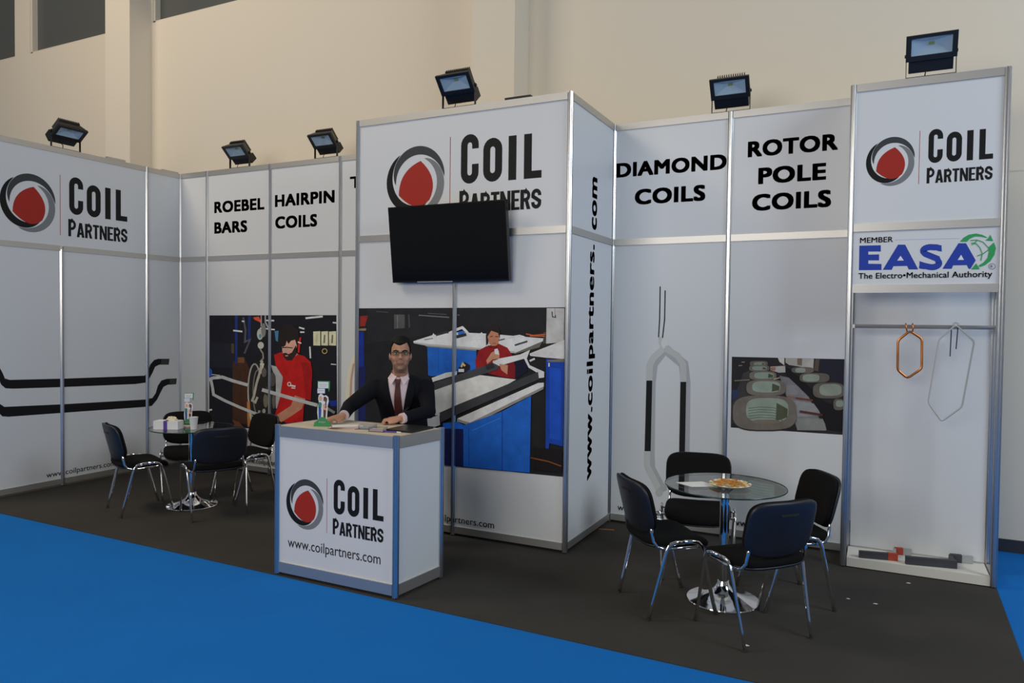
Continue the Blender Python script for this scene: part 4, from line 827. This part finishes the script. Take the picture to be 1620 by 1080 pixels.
sL, eL, wL, hL = Vector((-.952, -1.520, 1.262)), Vector((-.825, -1.665, 1.105)), Vector((-.872, -1.945, 1.080)), Vector((-.935, -1.99, 1.070))
def hand(mb, wr, kn, mir):
    d = (kn-wr); d.z = 0; d.normalize(); sd = Vector((-d.y, d.x, 0))*mir; k = wr+d*.085; k.z = ZC+.036
    mb.tube([wr, wr.lerp(k, .45)+UZ*.002, k], [(.024, .020), (.036, .020), (.042, .019)], 12, side=sd)
    for i, (o_, L) in enumerate(((.031, .92), (.011, 1.05), (-.010, 1.0), (-.030, .8))):
        a = k+sd*o_; b = a+d*.034*L+UZ*.0; c = b+d*.012*L-UZ*.020; e = c-d*.022*L-UZ*.002
        c.z = max(c.z, ZC+.0125); e.z = max(e.z, ZC+.0115)
        mb.tube([a-d*.02, a+UZ*.002, b, c, e], [.0100, .0108, .0100, .0092, .008], 8)
    a = wr+d*.03+sd*.03; a.z = ZC+.03; b = a+d*.03+sd*.016-UZ*.006; c = b+d*.03-sd*.004-UZ*.006; c.z = max(c.z, ZC+.013)
    mb.tube([a-sd*.01, a, b, c], [.013, .013, .0115, .009], 8)
def build_body():
    mb = MB()
    mb.tube([tc(z) for z, a, b in TOR]+[CN+UZ*1.36, Vector((-1.085, -1.655, 1.40)), Vector((-1.068, -1.685, 1.45))], [(a*.94, b*.92) for z, a, b in TOR]+[(.060, .062), (.056, .060), (.055, .06)], 28, side=s)
    mb.tube([HC+UZ*z+g*fw for z, a, b, fw in HP], [(a, b) for z, a, b, fw in HP], 30, side=hs)
    mb.ell(HC+UZ*.012+g*.068, (.022, .016, .014), (hs, g, UZ)); mb.ell(HC+UZ*.056+g*.070, (.026, .016, .016), (hs, g, UZ))      # chin, mouth mound
    mb.tube([HC+UZ*.128+g*.082, HC+UZ*.11+g*.094, HC+UZ*.092+g*.107, HC+UZ*.083+g*.092], [(.008, .008), (.010, .010), (.0145, .012), (.012, .008)], 10, side=hs)
    mb.tube([HC+UZ*.138-hs*.05+g*.066, HC+UZ*.143+g*.088, HC+UZ*.138+hs*.05+g*.066], [.010, .011, .010], 8)
    for sg in (-1, 1):
        mb.ell(HC+UZ*.098+hs*(.074*sg)-g*.006, (.011, .018, .032), (hs, g, UZ)); mb.ell(HC+UZ*.085+hs*(.038*sg)+g*.052, (.022, .02, .024), (hs, g, UZ))
    mb.tube([sR, eR, wR], [.052, .042, .027], 14); mb.tube([sL, eL, wL], [.052, .042, .027], 14)
    mb.ell(sR, (.06, .06, .06)); mb.ell(sL, (.06, .06, .06))
    hand(mb, wR, hR, 1); hand(mb, wL, hL, 1)
    for sg in (-1, 1):
        hp = PV+s*(.09*sg)+UZ*.90; kn = PV+s*(.10*sg)+f*.03+UZ*.50; an = PV+s*(.11*sg)-f*.02+UZ*.09
        mb.tube([hp, kn, an], [.085, .058, .040], 14); mb.tube([an, an-UZ*.04+f*.02, an-UZ*.055+f*.14], [.04, .038, .028], 10)
    return mb
bme = remesh(build_body(), .0062, 3, OFF)
body = obj('body', bme, 'skin', ps, smooth=True); bme.materials.append(MATS['stubble']); bme.materials.append(MATS['lips'])
for p in bme.polygons:
    c = p.center+OFF-HC; z = c.z; fw = c.dot(g); sd = abs(c.dot(hs))
    if c.length < .3 and z < .20:
        if .049 < z < .061 and fw > .068 and sd < .025: p.material_index = 2
        elif (-.03 < z < .046 and fw > -.01) or (.046 <= z < .075 and fw > .068 and sd < .03) or (.04 < z < .085 and sd > .05 and 0 < fw < .05): p.material_index = 1
def build_jacket():
    mb = MB(); e = .014
    mb.tube([tc(z) for z, a, b in [(.80, .18, .13)]+TOR]+[CN+UZ*1.352], [(a+e, b+e) for z, a, b in [(.80, .175, .13)]+TOR]+[(.070, .066)], 32, side=s)
    for S0, E0, W0 in ((sR, eR, wR), (sL, eL, wL)):
        w2 = E0.lerp(W0, .93)
        mb.tube([S0, S0.lerp(E0, .5), E0, E0.lerp(w2, .5), w2], [.070, .062, .054, .047, .041], 16); mb.ell(S0, (.074, .074, .070)); mb.ell(E0, (.054, .054, .054))
    return mb
jme = remesh(build_jacket(), .010, 4, OFF); jk = obj('jacket', jme, 'suit', ps, smooth=True)
bv = BVHTree.FromPolygons([v.co+OFF for v in jme.vertices], [tuple(p.vertices) for p in jme.polygons])
def proj(a, z, off):
    o_ = CN+UZ*z+s*a+f*.8; hit = bv.ray_cast(o_, -f, 1.2)[0]
    if hit is None: hit = CN+UZ*z+s*a+f*.06
    return hit+f*off
def patch(name, rows, off, m, n=8, par=ps, label=None):
    vs, fs = [], []
    for z, a0, a1 in rows: vs += [proj(a0+(a1-a0)*i/n, z, off) for i in range(n+1)]
    k = len(rows); N = len(vs)
    vs += [v-f*(off+.004) for v in vs]
    for r in range(k-1):
        for i in range(n):
            q = (r*(n+1)+i, r*(n+1)+i+1, (r+1)*(n+1)+i+1, (r+1)*(n+1)+i); fs += [q, tuple(x+N for x in q[::-1])]
    per = [i for i in range(n+1)]+[r*(n+1)+n for r in range(1, k)]+[(k-1)*(n+1)+i for i in range(n-1, -1, -1)]+[r*(n+1) for r in range(k-2, 0, -1)]
    for a, b in zip(per, per[1:]+per[:1]): fs.append((b, a, a+N, b+N))
    return obj(name, MB().add(vs, fs), m, par, world=True, smooth=True, label=label, auto=.8)
zr = [1.345-.02*i for i in range(17)]
VL = lambda z: .084-(.062)*(1.345-z)/.32
shirt = patch('shirt', [(z, -VL(z)-.004, VL(z)) for z in zr], .004, 'shirt', 10, label='pale pink shirt front')
patch('lapel', [(z, -VL(z)-.004-.055*max(.15, min(1, (1.36-z)/.10)) if z > 1.14 else -VL(z)-.004-.055*max(.1, (z-1.02)/.12), -VL(z)-.002) for z in zr], .009, 'suit', 4)
patch('lapel', [(z, VL(z)-.002, VL(z)+.055*max(.15, min(1, (1.36-z)/.10)) if z > 1.14 else VL(z)+.055*max(.1, (z-1.02)/.12)) for z in zr], .009, 'suit', 4)
tie = patch('tie', [(1.332-.02*i, -.004-tw, -.004+tw) for i, tw in enumerate([.021, .019, .016, .018, .020, .022, .024, .025, .027, .028, .029, .030, .030, .030, .030])], .010, 'tie', 5, label='dark maroon tie')
for sg in (-1, 1):
    a = CN+UZ*1.375+s*(.058*sg)+f*.035; b = CN+UZ*1.352+s*(.012*sg)+f*.082; c_ = CN+UZ*1.292+s*(.046*sg)+f*.125; d_ = CN+UZ*1.338+s*(.080*sg)+f*.070
    mb = MB().add([a, b, c_, d_]+[p-f*.006-UZ*.002 for p in (a, b, c_, d_)], [(0, 1, 2, 3), (7, 6, 5, 4), (0, 4, 5, 1), (1, 5, 6, 2), (2, 6, 7, 3), (3, 7, 4, 0)]); obj('collar', mb, 'shirt', shirt, world=True)
mb = MB().tube([CN+UZ*1.335-f*.0, CN+UZ*1.358+f*.006, CN+UZ*1.385+f*.016], [(.070, .070), (.066, .068), (.062, .066)], 24, side=s, cap=False); obj('collar', mb, 'shirt', shirt, world=True, smooth=True)
for E0, W0 in ((eR, wR), (eL, wL)): obj('cuff', MB().tube([E0.lerp(W0, .86), E0.lerp(W0, 1.0)], [.038, .037], 16), 'shirt', shirt, world=True, smooth=True, auto=.8)
mb = MB()
for sg in (-1, 1):
    hp = PV+s*(.085*sg)+UZ*.90; kn = PV+s*(.10*sg)+f*.03+UZ*.50; an = PV+s*(.11*sg)-f*.02+UZ*.075; mb.tube([hp, kn, an], [.105, .078, .064], 16)
mb.ell(PV+UZ*.90, (.17, .12, .10), (s, f, UZ)); obj('trousers', remesh(mb, .012, 3, OFF), 'suit', ps, smooth=True)
for sg in (-1, 1):
    an = PV+s*(.11*sg)-f*.02; mb = MB().tube([an-f*.05+UZ*.046, an+UZ*.05, an+f*.09+UZ*.042, an+f*.17+UZ*.036], [(.036, .036), (.046, .044), (.048, .034), (.032, .026)], 14, side=s)
    mb.v = [Vector((p.x, p.y, max(p.z, .0062))) for p in mb.v]; obj('shoe', mb, 'shoe', ps, world=True, smooth=True)
# hair, eyes, brows, glasses
mb = MB(); n, rows = 36, 9; vs = []
for r in range(rows):
    for j in range(n):
        th = 2*math.pi*j/n; c_, s_ = math.cos(th), math.sin(th)   # c_: side, s_: forward
        if s_ > .62: zl = .192+.010*abs(c_)/.78-.012*(1-abs(c_+.15)/.78)
        elif s_ > .18: zl = .145+(.047)*(s_-.18)/.44
        elif s_ > -.15: zl = .10
        else: zl = .055
        z = zl+(.243-zl)*(r/(rows-1))**.85; a, b, fw = head_r(z); k = 1.0 if r == 0 else 1.05
        ex = .0015 if r == 0 else .006+.006*(z > .2)
        vs.append(HC+UZ*(z+(.010 if r > 2 else 0)*(r/rows))+hs*((a*k+ex)*c_)+g*(fw+(b*k+ex)*s_))
fs = [(i*n+j, i*n+(j+1) % n, (i+1)*n+(j+1) % n, (i+1)*n+j) for i in range(rows-1) for j in range(n)]+[tuple((rows-1)*n+j for j in range(n))]
obj('hair', MB().add(vs, fs), 'hair', ps, world=True, smooth=True, label='short dark hair')
for sg in (-1, 1):
    ec = HC+UZ*.124+hs*(.031*sg)+g*.0765
    ey = obj('eye', MB().ell(ec, (.0135, .009, .0055), (hs, g, UZ)), 'eye_white', ps, world=True, smooth=True); obj('iris', MB().ell(ec+g*.006, (.0058, .0045, .0052), (hs, g, UZ)), 'eye_dark', ey, world=True, smooth=True)
    obj('eyebrow', MB().tube([HC+UZ*.142+hs*(.014*sg)+g*.096, HC+UZ*.148+hs*(.034*sg)+g*.090, HC+UZ*.142+hs*(.054*sg)+g*.073], [(.003, .004), (.004, .005), (.002, .003)], 6), 'hair', ps, world=True)
gl = obj('glasses', MB().tube([HC+UZ*.131-hs*.012+g*.103, HC+UZ*.134+g*.107, HC+UZ*.131+hs*.012+g*.103], .0022, 6), 'glasses_frame', ps, world=True, label='thin dark-framed glasses')
for sg in (-1, 1):
    c0 = HC+UZ*.124+hs*(.034*sg)+g*.1; ring = []
    for j in range(20):
        t = 2*math.pi*j/20; x = .024*math.copysign(abs(math.cos(t))**.6, math.cos(t)); z = .0135*math.copysign(abs(math.sin(t))**.6, math.sin(t)); ring.append(c0+hs*x+UZ*z-g*(.0015+.35*max(0, (x*sg+.01))*.6))
    obj('lens_rim', MB().tube(ring+[ring[0]], [.0026 if math.sin(2*math.pi*j/20) > .2 else .0011 for j in range(21)], 6, cap=False), 'glasses_frame', gl, world=True); obj('lens', MB().add(ring, [tuple(range(20))]), 'lens', gl, world=True)
    obj('temple', MB().tube([c0+hs*(.024*sg)+UZ*.008-g*.008, HC+UZ*.130+hs*(.076*sg)+g*.05, HC+UZ*.125+hs*(.080*sg)-g*.005], .002, 6), 'glasses_frame', gl, world=True)
